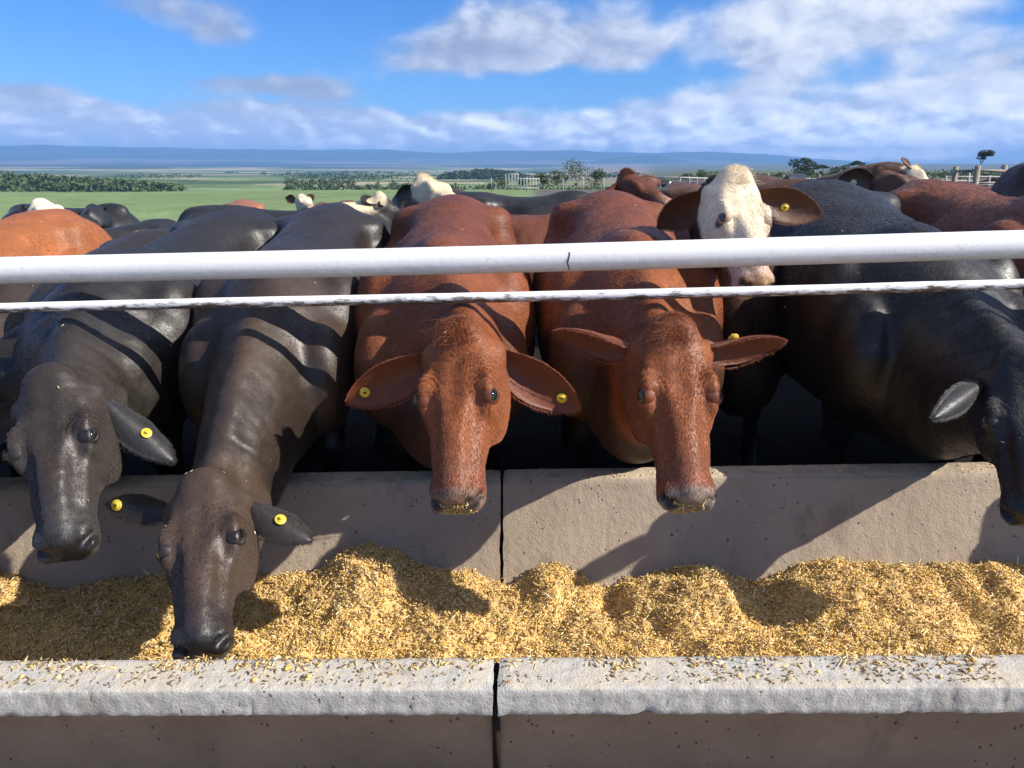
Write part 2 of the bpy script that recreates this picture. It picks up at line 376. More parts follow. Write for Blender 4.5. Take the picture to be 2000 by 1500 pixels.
def rail_mats():
    m, T, b = mat_new('white_pipe_paint'); co = T.new('ShaderNodeTexCoord').outputs['Object']
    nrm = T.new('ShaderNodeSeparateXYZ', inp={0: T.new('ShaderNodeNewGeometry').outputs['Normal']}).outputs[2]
    n = T.noise(T.vscale(co, (.6, 1, 1)), 26, 6, .65); g = T.noise(co, 3.2, 4, .6); s = T.noise(T.vscale(co, (.45, 1, 1)), 120, 3, .6)
    base = T.ramp(g, [(.3, (.80, .80, .79)), (.7, (.86, .86, .85))])
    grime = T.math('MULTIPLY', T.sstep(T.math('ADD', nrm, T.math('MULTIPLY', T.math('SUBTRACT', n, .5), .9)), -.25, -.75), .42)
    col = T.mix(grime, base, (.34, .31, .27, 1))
    spot = T.math('MULTIPLY', T.sstep(s, .69, .74), T.sstep(T.noise(co, 6, 3), .47, .56))
    col = T.mix(T.math('MULTIPLY', spot, .75), col, (.16, .12, .09, 1))
    spot2 = T.sstep(T.noise(co, 30, 4, .7), .66, .72)
    col = T.mix(T.math('MULTIPLY', spot2, .5), col, (.42, .40, .35, 1))
    setp(T, b, Base_Color=col, Roughness=.42, Specular_IOR_Level=.4, Normal=bump(T, T.noise(co, 45, 5, .6), .25, .004))
    m2, T, b = mat_new('worn_rod_paint'); co = T.new('ShaderNodeTexCoord').outputs['Object']
    s = T.noise(T.vscale(co, (.22, 1, 1)), 80, 5, .7); g = T.noise(co, 4, 3)
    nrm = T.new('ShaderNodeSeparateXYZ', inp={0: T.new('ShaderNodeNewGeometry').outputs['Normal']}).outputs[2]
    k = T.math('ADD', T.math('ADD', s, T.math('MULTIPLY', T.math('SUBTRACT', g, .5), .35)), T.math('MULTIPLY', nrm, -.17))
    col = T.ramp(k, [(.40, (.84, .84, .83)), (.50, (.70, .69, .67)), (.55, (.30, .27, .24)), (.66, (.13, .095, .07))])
    setp(T, b, Base_Color=col, Roughness=.65, Specular_IOR_Level=.25, Normal=bump(T, s, .25, .003))
    return m, m2
M_PIPE, M_ROD = rail_mats()
def rails():
    root = empty('rail_fence', TW([[0, 2.62, 0]])[0], 0, 'white pipe rail with a thinner worn rail below, above the back of the trough', 'rail fence')
    off = np.array(root.location)
    def pipe(name, z0, r, mat, sub, Yc=2.60):
        mb = MB(); xs = np.linspace(-5, 5, 260)
        # z such that it matches the slope seen; tiny sag
        pts = TW(np.stack([xs, np.full_like(xs, Yc), z0 + .0025 * np.sin(xs * 1.7 + z0 * 9)], 1)) - off
        rr = r * (1 + (vnoise(np.stack([xs * 9, xs * 0 + r * 50], 1), 5, 3) - .5) * sub)
        mb.tube(pts, rr, 40); return mb.build(name, mat, root, True)
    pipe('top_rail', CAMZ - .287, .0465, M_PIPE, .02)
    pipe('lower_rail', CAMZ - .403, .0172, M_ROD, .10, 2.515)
    # welded seam on the pipe
    mb = MB(); c = TW([[.187, 2.60, CAMZ - .287]])[0] - off
    th = np.linspace(-2.7, .25, 14); pts = [c + np.array([.004 * math.sin(3 * t), math.sin(t - 1.2) * .0472 * -1, math.cos(t - 1.2) * .0472]) for t in th]
    pts = [c + np.array([.003 * math.sin(5 * a), -.0468 * math.cos(a), .0468 * math.sin(a)]) for a in np.linspace(-1.2, .45, 14)]
    mb.tube(pts, [.0015 + .0012 * math.sin(i * .24) for i in range(14)], 6); mb.build('weld_seam', M_DARKM, root, True)
    for x in (-3.1, 3.1):
        mb = MB(); p = TW([[x, 2.715, 0]])[0] - off; mb.tube([p + [0, 0, -.2], p + [0, 0, 1.32]], .05, 16)
        mb.tube([p + [0, -.12, CAMZ - .287], p + [0, .03, CAMZ - .287]], .02, 8); mb.tube([p + [0, -.20, CAMZ - .403], p + [0, .03, CAMZ - .403]], .012, 8)
        mb.build('post', M_PIPE, root, True)
def plain(name, col, rough=.7, var=.25, sc=8, spec=.3, metal=0.0):
    m, T, b = mat_new(name); co = T.new('ShaderNodeTexCoord').outputs['Object']; n = T.noise(co, sc, 5, .6)
    c = T.mix(1.0, (*col, 1), T.ramp(n, [(.25, (1 - var,) * 3), (.75, (1 + var,) * 3)]), 'MULTIPLY')
    setp(T, b, Base_Color=c, Roughness=rough, Specular_IOR_Level=spec, Metallic=metal); return m
M_DARKM = plain('dark_rust', (.06, .035, .02), .8)
def joint_packing():
    # dirt packed in the joint between the two sections, a little below the surface
    for pts in ([(1.450, .385), (1.528, .428), (1.66, .06), (1.60, -.05)], [(2.42, .06), (2.585, .420), (2.67, .420), (2.64, -.05)]):
        mb = MB(); v = []
        for x in (-.0455, -.0275): v += [(x, y, z) for y, z in pts]
        mb.add(TW(v), [[0, 1, 2, 3], [7, 6, 5, 4], [0, 4, 5, 1], [1, 5, 6, 2], [2, 6, 7, 3], [3, 7, 4, 0]]); mb.build('joint_packing', M_SOIL, LEFT_TROUGH)
M_SOIL = plain('packed_dirt', (.035, .026, .019), .95, .4, 60, .1)
joint_packing()
rails()

def feed_h(x, y):
    """surface of the feed (before slope/yaw)"""
    P = np.stack([x, y], 1)
    z = .135 + .09 * sm01(y, 1.95, 1.60) + (vnoise(P, 41, 4, 3.2) - .5) * .10 + (np.abs(vnoise(P, 43, 3, 7.5) - .5) - .12) * .07 + (vnoise(P, 44, 3, 22) - .5) * .03
    for (mx, my, sx, sy, h) in [(-.52, 2.40, .20, .20, .13), (-.15, 2.2, .12, .25, .03), (.13, 2.38, .10, .14, .07), (.62, 2.28, .13, .15, .085), (.40, 2.30, .14, .12, .03), (1.15, 2.33, .30, .16, .06), (1.60, 2.36, .22, .16, .07), (-1.30, 2.38, .5, .12, .02),
                                (.33, 2.28, .05, .16, -.05), (.83, 2.2, .07, .16, -.045), (1.42, 2.12, .10, .12, -.06), (.80, 2.40, .1, .1, -.03), (-1.35, 1.85, .25, .2, -.03), (-.72, 1.74, .14, .14, -.05), (.5, 1.95, .05, .1, -.03)]:
        z = z + .9 * h * np.exp(-((x - mx) / sx) ** 2 - ((y - my) / sy) ** 2)
    return z
def build_feed():
    xs = np.arange(-2.6, 2.6, .016); ys = np.arange(1.545, 2.62, .016)
    X, Y = np.meshgrid(xs, ys, indexing='ij'); Z = feed_h(X.ravel(), Y.ravel())
    Z = Z + (vnoise(np.stack([X.ravel(), Y.ravel()], 1), 8, 3, 45) - .5) * .018
    # stays inside the bowl
    yy = Y.ravel(); Z = np.minimum(Z, .425)
    V = TW(np.stack([X.ravel(), yy, Z], 1)); idx = np.arange(X.size).reshape(X.shape)
    q = [np.stack([idx[:-1, :-1], idx[1:, :-1], idx[1:, 1:], idx[:-1, 1:]], -1).reshape(-1, 4)]
    n0 = vnoise(V[:, :2], 3, 3, 60)[:, None]; cb = np.array([.70, .47, .18]) * (.45 + .8 * n0)
    Vs = [V]; cs = [cb]; tot = len(V)
    def flakes(n, xr, yr, hfun, L, Wd, Th, pal, lift, tilt=.5):
        nonlocal tot
        x = rng.uniform(*xr, n); y = rng.uniform(*yr, n); z = hfun(x, y)
        z = z + rng.uniform(0, 1, n) ** 1.5 * lift
        c = np.stack([x, y, z], 1)
        az = rng.uniform(0, 2 * math.pi, n); tl = rng.normal(0, tilt, n); rl = rng.uniform(-1, 1, n)
        a = np.stack([np.cos(az) * np.cos(tl), np.sin(az) * np.cos(tl), np.sin(tl)], 1)
        up = np.stack([rng.normal(0, .45, n), rng.normal(0, .45, n), np.ones(n)], 1)
        b = np.cross(up, a); b /= np.linalg.norm(b, axis=1)[:, None]; u = np.cross(a, b)
        l = rng.uniform(*L, n)[:, None] * .5; w = rng.uniform(*Wd, n)[:, None] * .5; t = rng.uniform(*Th, n)[:, None] * .5
        bend = rng.normal(0, .25, n)[:, None] * l
        S = [(-1, -1, -1), (1, -1, -1), (1, 1, -1), (-1, 1, -1), (-1, -1, 1), (1, -1, 1), (1, 1, 1), (-1, 1, 1)]
        taper = rng.uniform(.35, 1.0, n)[:, None]
        vs = np.stack([c + a * l * i + b * w * j * (taper if i > 0 else 1) + u * (t * k + (bend if i > 0 else 0)) for i, j, k in S], 1).reshape(-1, 3)
        fq = np.array([[0, 3, 2, 1], [4, 5, 6, 7], [0, 1, 5, 4], [1, 2, 6, 5], [2, 3, 7, 6], [3, 0, 4, 7]])
        ff = (np.arange(n)[:, None, None] * 8 + fq[None]).reshape(-1, 4)
        pal = np.array(pal); pc = pal[rng.integers(0, len(pal), n)] * rng.uniform(.75, 1.2, n)[:, None]
        return TW(vs), ff, np.repeat(pc, 8, 0)
    gold = [(.88, .57, .11), (.90, .63, .17), (.90, .68, .26), (.82, .48, .09)]
    straw = [(.80, .58, .25), (.86, .66, .33), (.72, .50, .20), (.62, .41, .14), (.88, .73, .45), (.30, .18, .07), (.80, .55, .20), (.48, .31, .12)]
    def zone(x, y): return vnoise(np.stack([x, y], 1), 61, 3, 4.0)
    for n, L, Wd, Th, pal, lift in ((76000, (.005, .017), (.002, .005), (.0009, .002), straw, .013), (34000, (.0035, .0075), (.003, .0055), (.0018, .004), gold, .010), (1500, (.020, .050), (.003, .006), (.0015, .003), straw, .02)):
        v, f, c = flakes(n, (-2.3, 2.3), (1.60, 2.50), feed_h, L, Wd, Th, pal, lift)
        # kernels gather in patches
        if pal is gold:
            ctr = v.reshape(-1, 8, 3).mean(1); keep = zone(ctr[:, 0], ctr[:, 1]) + rng.uniform(-.25, .25, len(ctr)) > .46
            v = v.reshape(-1, 8, 3)[keep].reshape(-1, 3); c = c.reshape(-1, 8, 3)[keep].reshape(-1, 3); f = f[:len(v) // 8 * 6]
        Vs.append(v); cs.append(c); q.append(f + tot); tot += len(v)
    m, T, b = mat_new('mixed_feed'); a = T.new('ShaderNodeAttribute', attribute_name='Col')
    setp(T, b, Base_Color=a.outputs[0], Roughness=.7, Specular_IOR_Level=.25)
    o = obj('cattle_feed', mesh_np('cattle_feed', np.concatenate(Vs), [np.concatenate(q)], False, np.concatenate(cs)), m)
    tag(o, 'golden chopped maize and straw feed heaped along the inside of the trough', 'cattle feed', kind='stuff')
    # spilled bits on the front rim
    rim = lambda x, y: np.full_like(x, RIM + .001)
    Vs, q, cs, tot2 = [], [], [], 0
    for n, L, Wd, Th, pal, yr in ((1700, (.004, .014), (.0012, .003), (.0008, .0016), [(.60, .44, .22), (.46, .31, .14), (.70, .54, .30), (.34, .22, .1)], (1.432, 1.535)), (900, (.006, .026), (.002, .005), (.001, .002), straw, (1.49, 1.54)), (70, (.007, .012), (.005, .008), (.004, .006), gold, (1.45, 1.53)), (1300, (.004, .013), (.0015, .004), (.001, .002), [(.26, .17, .08), (.16, .10, .05), (.4, .28, .13)], (1.44, 1.535)), (500, (.006, .016), (.002, .004), (.001, .002), straw, (2.585, 2.67))):
        v, f, c = flakes(n, (-1.7, 1.9), yr, rim, L, Wd, Th, pal, .002, .06)
        ctr = v.reshape(-1, 8, 3).mean(1); keep = vnoise(ctr[:, :2], 91, 3, 9.0) + rng.uniform(-.22, .22, len(ctr)) > .47; keep &= np.abs(ctr[:, 0] + .037) > .016
        v = v.reshape(-1, 8, 3)[keep].reshape(-1, 3); c = c.reshape(-1, 8, 3)[keep].reshape(-1, 3); f = f[:len(v) // 8 * 6]
        Vs.append(v); cs.append(c); q.append(f + tot2); tot2 += len(v)
    o = obj('spilled_feed', mesh_np('spilled_feed', np.concatenate(Vs), [np.concatenate(q)], False, np.concatenate(cs)), m)
    tag(o, 'loose straw bits and grain spilled over the flat rims of the trough', 'cattle feed', kind='stuff')
build_feed()
# ------------------------------------------------------------------ cattle
def surface_nets(F, xs, ys, zs):
    """one continuous surface of F = 0 on a rectilinear grid"""
    ins = F < 0
    nx, ny, nz = F.shape
    cnt = np.zeros((nx - 1, ny - 1, nz - 1), np.int8)
    for i in (0, 1):
        for j in (0, 1):
            for k in (0, 1): cnt += ins[i:nx - 1 + i, j:ny - 1 + j, k:nz - 1 + k]
    act = (cnt > 0) & (cnt < 8)
    I, J, K = np.nonzero(act); n = len(I)
    pos = np.zeros((n, 3)); w = np.zeros(n)
    ax = (xs, ys, zs)
    cor = [(i, j, k) for i in (0, 1) for j in (0, 1) for k in (0, 1)]
    for a in range(8):
        for b in range(a + 1, 8):
            d = [cor[b][m] - cor[a][m] for m in range(3)]
            if sum(map(abs, d)) != 1: continue
            fa = F[I + cor[a][0], J + cor[a][1], K + cor[a][2]]; fb = F[I + cor[b][0], J + cor[b][1], K + cor[b][2]]
            s = (fa < 0) != (fb < 0); t = np.where(s, fa / np.where(s, fa - fb, 1), 0)
            for m, idx in enumerate((I, J, K)):
                ca = ax[m][idx + cor[a][m]]; cb = ax[m][idx + cor[b][m]]
                pos[:, m] += np.where(s, ca + (cb - ca) * t, 0)
            w += s
    pos /= w[:, None]
    vid = np.full(act.shape, -1, np.int64); vid[I, J, K] = np.arange(n)
    quads = []
    for m in range(3):
        o1, o2 = (m + 1) % 3, (m + 2) % 3
        sl0 = [slice(None)] * 3; sl1 = [slice(None)] * 3
        sl0[m] = slice(0, -1); sl1[m] = slice(1, None)
        for o in (o1, o2): sl0[o] = slice(1, -1); sl1[o] = slice(1, -1)
        a, b = ins[tuple(sl0)], ins[tuple(sl1)]
        ch = np.nonzero(a != b); fl = a[ch]
        base = [c.copy() for c in ch]
        base[o1] = base[o1] + 1; base[o2] = base[o2] + 1
        def cell(d1, d2):
            c = [x.copy() for x in base]; c[o1] = c[o1] - d1; c[o2] = c[o2] - d2; return vid[c[0], c[1], c[2]]
        q = np.stack([cell(1, 1), cell(0, 1), cell(0, 0), cell(1, 0)], 1)
        q[~fl] = q[~fl][:, ::-1]
        quads.append(q)
    return pos, np.concatenate(quads)
def relax(v, q, it=2, lam=.5):
    e = np.concatenate([q[:, [0, 1]], q[:, [1, 2]], q[:, [2, 3]], q[:, [3, 0]]]); e = np.concatenate([e, e[:, ::-1]])
    deg = np.bincount(e[:, 0], minlength=len(v))[:, None]
    for _ in range(it):
        s = np.stack([np.bincount(e[:, 0], v[e[:, 1], m], minlength=len(v)) for m in range(3)], 1)
        v = v + lam * (s / np.maximum(deg, 1) - v)
    return v
class Field:
    def __init__(s, xs, ys, zs):
        s.ax = (xs, ys, zs); s.F = np.full((len(xs), len(ys), len(zs)), .25, np.float32)
    def sub(s, lo, hi):
        sl = []
        for a, l, h in zip(s.ax, lo, hi): sl.append(slice(max(0, np.searchsorted(a, l) - 1), min(len(a), np.searchsorted(a, h) + 1)))
        if any(x.stop <= x.start for x in sl): return None
        X, Y, Z = (a[q].astype(np.float32) for a, q in zip(s.ax, sl))
        return tuple(sl), X[:, None, None], Y[None, :, None], Z[None, None, :]
    def put(s, lo, hi, fn, k=.03, op='u'):
        g = s.sub(np.asarray(lo) - k, np.asarray(hi) + k)
        if g is None: return
        sl, X, Y, Z = g; b = fn(X, Y, Z).astype(np.float32); a = s.F[sl]
        if op == 'u':
            h = np.clip(.5 + .5 * (a - b) / k, 0, 1); s.F[sl] = a + (b - a) * h - k * h * (1 - h)
        else:                                              # cut
            b = -b; h = np.clip(.5 + .5 * (b - a) / k, 0, 1); s.F[sl] = a + (b - a) * h + k * h * (1 - h)
    def ell(s, c, r, M=None, k=.03, op='u'):
        """ellipsoid; M rows are its axes"""
        c = np.asarray(c, float); r = np.asarray(r, float); M = np.eye(3) if M is None else np.asarray(M)
        ext = np.sqrt(((M * r[:, None]) ** 2).sum(0))
        def fn(X, Y, Z):
            x, y, z = X - c[0], Y - c[1], Z - c[2]
            p = [x * M[i, 0] + y * M[i, 1] + z * M[i, 2] for i in range(3)]
            k0 = np.sqrt(sum((p[i] / r[i]) ** 2 for i in range(3))) + 1e-6
            k1 = np.sqrt(sum((p[i] / r[i] ** 2) ** 2 for i in range(3))) + 1e-6
            return k0 * (k0 - 1) / k1
        s.put(c - ext, c + ext, fn, k, op)
    def cap(s, a, b, ra, rb, k=.03, op='u'):
        a = np.asarray(a, float); b = np.asarray(b, float); d = b - a; L2 = d @ d; rm = max(ra, rb)
        def fn(X, Y, Z):
            t = np.clip(((X - a[0]) * d[0] + (Y - a[1]) * d[1] + (Z - a[2]) * d[2]) / L2, 0, 1)
            return np.sqrt((X - a[0] - t * d[0]) ** 2 + (Y - a[1] - t * d[1]) ** 2 + (Z - a[2] - t * d[2]) ** 2) - (ra + (rb - ra) * t)
        s.put(np.minimum(a, b) - rm, np.maximum(a, b) + rm, fn, k, op)

TRK_Y = [-.36, -.30, -.18, 0.0, .2, .45, .7, .9, 1.05, 1.2, 1.30, 1.36]
TRK_T = [.98, 1.05, 1.17, 1.27, 1.255, 1.235, 1.245, 1.275, 1.275, 1.235, 1.15, 1.02]
TRK_D = [.92, .985, 1.075, 1.135, 1.15, 1.185, 1.235, 1.275, 1.275, 1.235, 1.15, 1.02]
TRK_B = [.66, .54, .46, .46, .47, .49, .52, .60, .70, .78, .84, .92]
TRK_W = [.10, .19, .265, .300, .325, .355, .36, .335, .295, .24, .16, .06]
HT = [-.10, -.04, 0.0, .08, .2, .32, .42, .55, .68, .78, .88, .95, 1.02]
HW = [.045, .064, .078, .103, .113, .111, .103, .084, .071, .066, .068, .066, .052]
HTOP = [-.015, .008, .022, .036, .044, .048, .049, .047, .044, .043, .042, .036, .020]
HBOT = [-.075, -.11, -.135, -.165, -.20, -.212, -.205, -.165, -.130, -.112, -.108, -.104, -.080]

def coat_mat(name='cattle_coat', r0=.56, r1=.70, sp_=.28, bm_=.16):
    m, T, b = mat_new(name); co = T.new('ShaderNodeTexCoord').outputs['Object']
    a = T.new('ShaderNodeAttribute', attribute_name='Col').outputs[0]
    n1 = T.noise(co, 4.5, 5, .6); n2 = T.noise(T.vscale(co, (1, .3, .3)), 110, 4, .65); n3 = T.noise(co, 22, 5, .62, .6)
    f = T.math('ADD', T.math('ADD', T.math('MULTIPLY', n1, .7), T.math('MULTIPLY', n2, .5)), T.math('MULTIPLY', n3, .55))
    col = T.mix(1.0, a, T.ramp(f, [(.62, (.80, .80, .82)), (.88, (1, 1, 1)), (1.12, (1.25, 1.21, 1.16))]), 'MULTIPLY')
    fine = T.noise(T.vscale(co, (1, .35, .35)), 260, 3, .6)
    h = T.math('ADD', T.math('MULTIPLY', n3, .9), T.math('MULTIPLY', fine, .35))
    nb = bump(T, n1, .25, .03); nb = bump(T, h, bm_, .005, nb)
    rough = T.new('ShaderNodeMapRange', inp={0: n3, 1: .3, 2: .7, 3: r0, 4: r1}).outputs[0]
    setp(T, b, Base_Color=col, Roughness=rough, Specular_IOR_Level=sp_, Normal=nb, Sheen_Weight=.04, Sheen_Roughness=.4, Sheen_Tint=(1, .96, .92, 1))
    return m
M_COAT = coat_mat(r0=.48, r1=.62, sp_=.38); M_SLEEK = coat_mat('sleek_black_coat', .40, .54, .55, .20)
def fur_mat(name='coat_hair', r_=.48, sp_=.42):
    m, T, b = mat_new(name); a = T.new('ShaderNodeAttribute', attribute_name='Col').outputs[0]
    hi = T.new('ShaderNodeHairInfo'); r = hi.outputs['Random']
    col = T.mix(1.0, a, T.ramp(r, [(0, (.85,) * 3), (1, (1.18,) * 3)]), 'MULTIPLY')
    setp(T, b, Base_Color=col, Roughness=r_, Specular_IOR_Level=sp_); return m
M_FUR = fur_mat(); M_FURS = fur_mat('sleek_hair', .48, .5)
def eye_mat():
    m, T, b = mat_new('wet_eye'); setp(T, b, Base_Color=(.012, .008, .007, 1), Roughness=.06, Specular_IOR_Level=.6, Coat_Weight=1.0, Coat_Roughness=.03); return m
M_EYE = eye_mat()
M_TAG = plain('yellow_tag_plastic', (.72, .50, .045), .38, .12, 60, .5)
M_TAGW = plain('pale_tag_plastic', (.80, .74, .40), .38, .08, 60, .5)
M_GUM = plain('grain_crumbs', (.55, .40, .17), .8, .4, 200)

BLACK = dict(sleek=1, base=(.013, .012, .012), flank=(.010, .009, .009), muz=(.018, .015, .014), nose=(.012, .011, .011), ear=(.010, .009, .009))
DARK = dict(sleek=1, base=(.015, .0135, .014), flank=(.032, .023, .018), muz=(.040, .036, .035), nose=(.016, .014, .014), ear=(.012, .010, .010))
BROWN = dict(sleek=1, base=(.021, .0145, .013), flank=(.056, .034, .022), muz=(.030, .022, .020), nose=(.014, .012, .012), ear=(.013, .010, .009))
RED = dict(base=(.178, .048, .017), flank=(.25, .073, .021), muz=(.22, .075, .038), nose=(.20, .115, .075), ear=(.15, .040, .017))
REDD = dict(base=(.125, .038, .018), flank=(.12, .037, .018), muz=(.30, .17, .10), nose=(.42, .24, .17), ear=(.10, .03, .015))
ORANGE = dict(base=(.30, .10, .032), flank=(.30, .10, .032), muz=(.3, .15, .08), nose=(.3, .2, .15), ear=(.2, .06, .02))
BRN = dict(base=(.115, .052, .026), flank=(.10, .045, .024), muz=(.30, .20, .14), nose=(.45, .27, .21), ear=(.12, .06, .035))
WHITEF = dict(base=(.060, .022, .013), flank=(.025, .012, .009), muz=(.60, .42, .36), nose=(.52, .33, .19), ear=(.10, .040, .018), face=(.76, .65, .48))
CREAM = dict(base=(.07, .05, .035), flank=(.05, .04, .03), muz=(.5, .4, .3), nose=(.4, .28, .22), ear=(.04, .03, .025), face=(.70, .56, .36))
BLKW = dict(base=(.022, .020, .020), flank=(.03, .026, .024), muz=(.03, .026, .024), nose=(.015, .014, .014), ear=(.012, .011, .011), crest=(.66, .55, .36))

def cow(label, W, psi, s, P, Mz, yaw=0.0, coat=RED, lod=0, ears=None, tags=(), group=None, loc_z=None, thin=1.0, roll_side=None, L=None, neck_up=0.0, fur=0, tuft=0.0, noseup=0.0, seed=1, patches=None, wide=1.0, eyes=(1, 1), neck_w=1.0, crumbs=0, face_n=None, down=1.0, dewlap=True, deep=1.0, nbk=.42):
    """one animal.  W: withers (x, y) on the ground plan, psi: tail direction (deg from straight away), P / Mz: poll and muzzle in the world"""
    P = np.asarray(P, float); Mz = np.asarray(Mz, float)
    psi = R(psi); gz = float(ground_z(W[0], W[1])) if loc_z is None else loc_z
    org = np.array([W[0], W[1], gz])
    cs, sn = math.cos(psi), math.sin(psi)
    LX = np.array([cs, -sn, 0]); LY = np.array([sn, cs, 0]); LZ = np.array([0, 0, 1.0])
    Mw = np.stack([LX, LY, LZ])                                   # world -> local
    tl = lambda p: Mw @ (np.asarray(p, float) - org)
    P, Mz = tl(P), tl(Mz)
    e = Mz - P; HL = np.linalg.norm(e); e /= HL
    if face_n is not None: n = Mw @ unit(face_n)
    else: n = np.array([0, 0, 1.0]) if abs(e[2]) < .8 else Mw @ np.array([0, -1.0, 0])
    if face_n is None:
        n = tl((0, 0, CAMZ)) - (P + Mz) / 2; n = unit(n) + np.array([0, 0, .35])
    n = n - (n @ e) * e; n = unit(n); sd = np.cross(n, e)
    a = R(yaw); n, sd = n * math.cos(a) + sd * math.sin(a), sd * math.cos(a) - n * math.sin(a)
    hs = HL / .5
    HM = np.stack([sd, e, n])
    H = lambda x, y, z: P + sd * x * hs + e * y * HL + n * z * hs    # head coordinates: side, along (0..1), out of the face
    # grid, finer round the head
    fine = [.0085, .020, .045][lod]; coarse = [.021, .034, .060][lod]
    hp = np.array([H(x, y, z) for x in (-.15, .15) for y in (-.14, 1.08) for z in (-.27, .09)]); lo_h, hi_h = hp.min(0), hp.max(0)
    lo = np.array([-.48 * s * wide, -.5 * s, -.03]); hi = np.array([.48 * s * wide, 1.5 * s, 1.45 * s])
    lo = np.minimum(lo, lo_h - .05); hi = np.maximum(hi, hi_h + .05)
    def axis(l, h, fl, fh):
        seg = []
        if fl > l: k = max(1, int(math.ceil((fl - l) / coarse))); seg.append(np.linspace(l, fl, k, endpoint=False))
        k = max(2, int(math.ceil((fh - fl) / fine))); seg.append(np.linspace(fl, fh, k, endpoint=False))
        k = max(1, int(math.ceil((h - fh) / coarse))); seg.append(np.linspace(fh, max(h, fh + .02), k + 1))
        return np.concatenate(seg)
    G = Field(*(axis(lo[i], hi[i], lo_h[i], hi_h[i]) for i in range(3)))
    # trunk
    yk = np.linspace(TRK_Y[0], TRK_Y[-1], 80)
    tt, bb, ww = spl(yk, TRK_Y, TRK_T) * (1 - down) + spl(yk, TRK_Y, TRK_D) * down, spl(yk, TRK_Y, TRK_B) * (1.08 - .08 * deep), spl(yk, TRK_Y, TRK_W) * thin * wide
    def trunk(X, Y, Z):
        y = Y / s; t = np.interp(y, yk, tt) * s; b = np.interp(y, yk, bb) * s; w = np.interp(y, yk, ww) * s
        c = (t + b) * .5 + .02; hz = (t - b) * .5; zr = (Z - c) / hz
        wz = w * (1 - .24 * np.clip(zr, 0, 1.3) ** 1.6 - .06 * np.clip(-zr, 0, 1) ** 2)
        r = ((np.abs(X) / wz) ** 2.25 + np.abs(zr) ** 2.25) ** (1 / 2.25)
        f = (r - 1) * np.minimum(w, hz)
        yo = np.maximum(TRK_Y[0] - y, y - TRK_Y[-1]) * s
        return np.where(yo > 0, np.sqrt(np.maximum(f, 0) ** 2 + yo ** 2) + .005, f)
    G.put([-.42 * s * wide, -.40 * s, .4 * s], [.42 * s * wide, 1.42 * s, 1.35 * s], trunk, .03)
    for q in (-1, 1):
        w = q * wide * thin
        G.ell(np.array([.225 * w, .03, .93 - .09 * down]) * s, np.array([.115, .19, .26]) * s, k=.05 * s)                 # shoulder
        G.ell(np.array([.225 * w, .90, 1.185]) * s, np.array([.050, .075, .048]) * s, k=.10 * s)               # hip bone
        G.ell(np.array([.115 * w, 1.27, 1.10]) * s, np.array([.05, .06, .05]) * s, k=.08 * s)                 # pin bone
        G.ell(np.array([.185 * w, 1.08, .88]) * s, np.array([.115, .22, .33]) * s, k=.08 * s)                 # thigh
        G.ell(np.array([.205 * w, -.22, .80 - .05 * down]) * s, np.array([.095, .135, .20]) * s, k=.045 * s)                  # point of shoulder
        G.ell(np.array([.245 * w, .66, 1.125]) * s, np.array([.045, .12, .06]) * s, k=.10 * s, op='c')      # hollow before the hip
        front = [(.17 * w, -.02, .74, .085), (.165 * w, -.045, .44, .052), (.165 * w, -.03, .40, .045), (.165 * w, -.01, .15, .038), (.165 * w, -.045, .02, .052)]
        hind = [(.18 * w, .93, .72, .12), (.175 * w, 1.20, .50, .062), (.175 * w, 1.19, .44, .048), (.175 * w, 1.13, .15, .04), (.175 * w, 1.09, .02, .052)]
        for leg in (front, hind):
            for A, B in zip(leg, leg[1:]):
                G.cap(np.array(A[:3]) * s * [1, 1, 1], np.array(B[:3]) * s, A[3] * s, B[3] * s, k=.03)
    G.ell(np.array([0, .03, 1.265 - .135 * down]) * s, np.array([.06, .18, .045]) * s, k=.08 * s)                        # withers
    G.ell(np.array([0, 1.17, 1.235]) * s, np.array([.06, .12, .045]) * s, k=.07 * s)                       # tail head
    G.ell(np.array([0, -.30, .62]) * s, np.array([.15, .15, .20]) * s, k=.10 * s)                          # brisket
    tp = [(0, 1.29, 1.20, .034), (0, 1.37, 1.06, .03), (0, 1.39, .8, .028), (0, 1.38, .5, .032), (0, 1.37, .38, .03)]
    for A, B in zip(tp, tp[1:]): G.cap(np.array(A[:3]) * s, np.array(B[:3]) * s, A[3], B[3], k=.02)
    # dewlap, from brisket to throat
    if dewlap: G.cap(np.array([0, -.30, .60]) * s, H(0, .30, -.235), (.10 + .03 * deep) * s, .062 * s, k=.08 * s)
    # neck: a tube of changing oval section from the chest to the back of the skull
    N0 = np.array([0, .10, .98 - .13 * down]) * s; N3 = H(0, .17, -.135)
    N1 = N0 + np.array([0, -.34 * s, -.02 * s + neck_up]); back = -(e * nbk + n * .58); N2 = N3 + unit(back) * .20 * hs
    tts = np.linspace(0, 1, 15)[:, None]
    cur = (1 - tts) ** 3 * N0 + 3 * (1 - tts) ** 2 * tts * N1 + 3 * (1 - tts) * tts ** 2 * N2 + tts ** 3 * N3
    ra = spl(np.linspace(0, 1, 15), [0, .25, .5, .75, 1], [.21 * s, .185 * s, .145 * s, .112 * s, .088 * hs]) * neck_w
    rb = spl(np.linspace(0, 1, 15), [0, .25, .5, .75, 1], [.27 * s, .25 * s, .205 * s, .160 * s, .110 * hs])
    frames = []
    for i in range(15):
        T_ = unit(cur[min(i + 1, 14)] - cur[max(i - 1, 0)]); f = i / 14
        S_ = np.array([1.0, 0, 0]) * (1 - f) + sd * f; S_ = unit(S_ - (S_ @ T_) * T_); frames.append((T_, S_, np.cross(T_, S_)))
    cu = 1.0 if frames[6][2][2] > 0 else -1.0
    nlo = (cur - .34 * s).min(0); nhi = (cur + .34 * s).max(0)
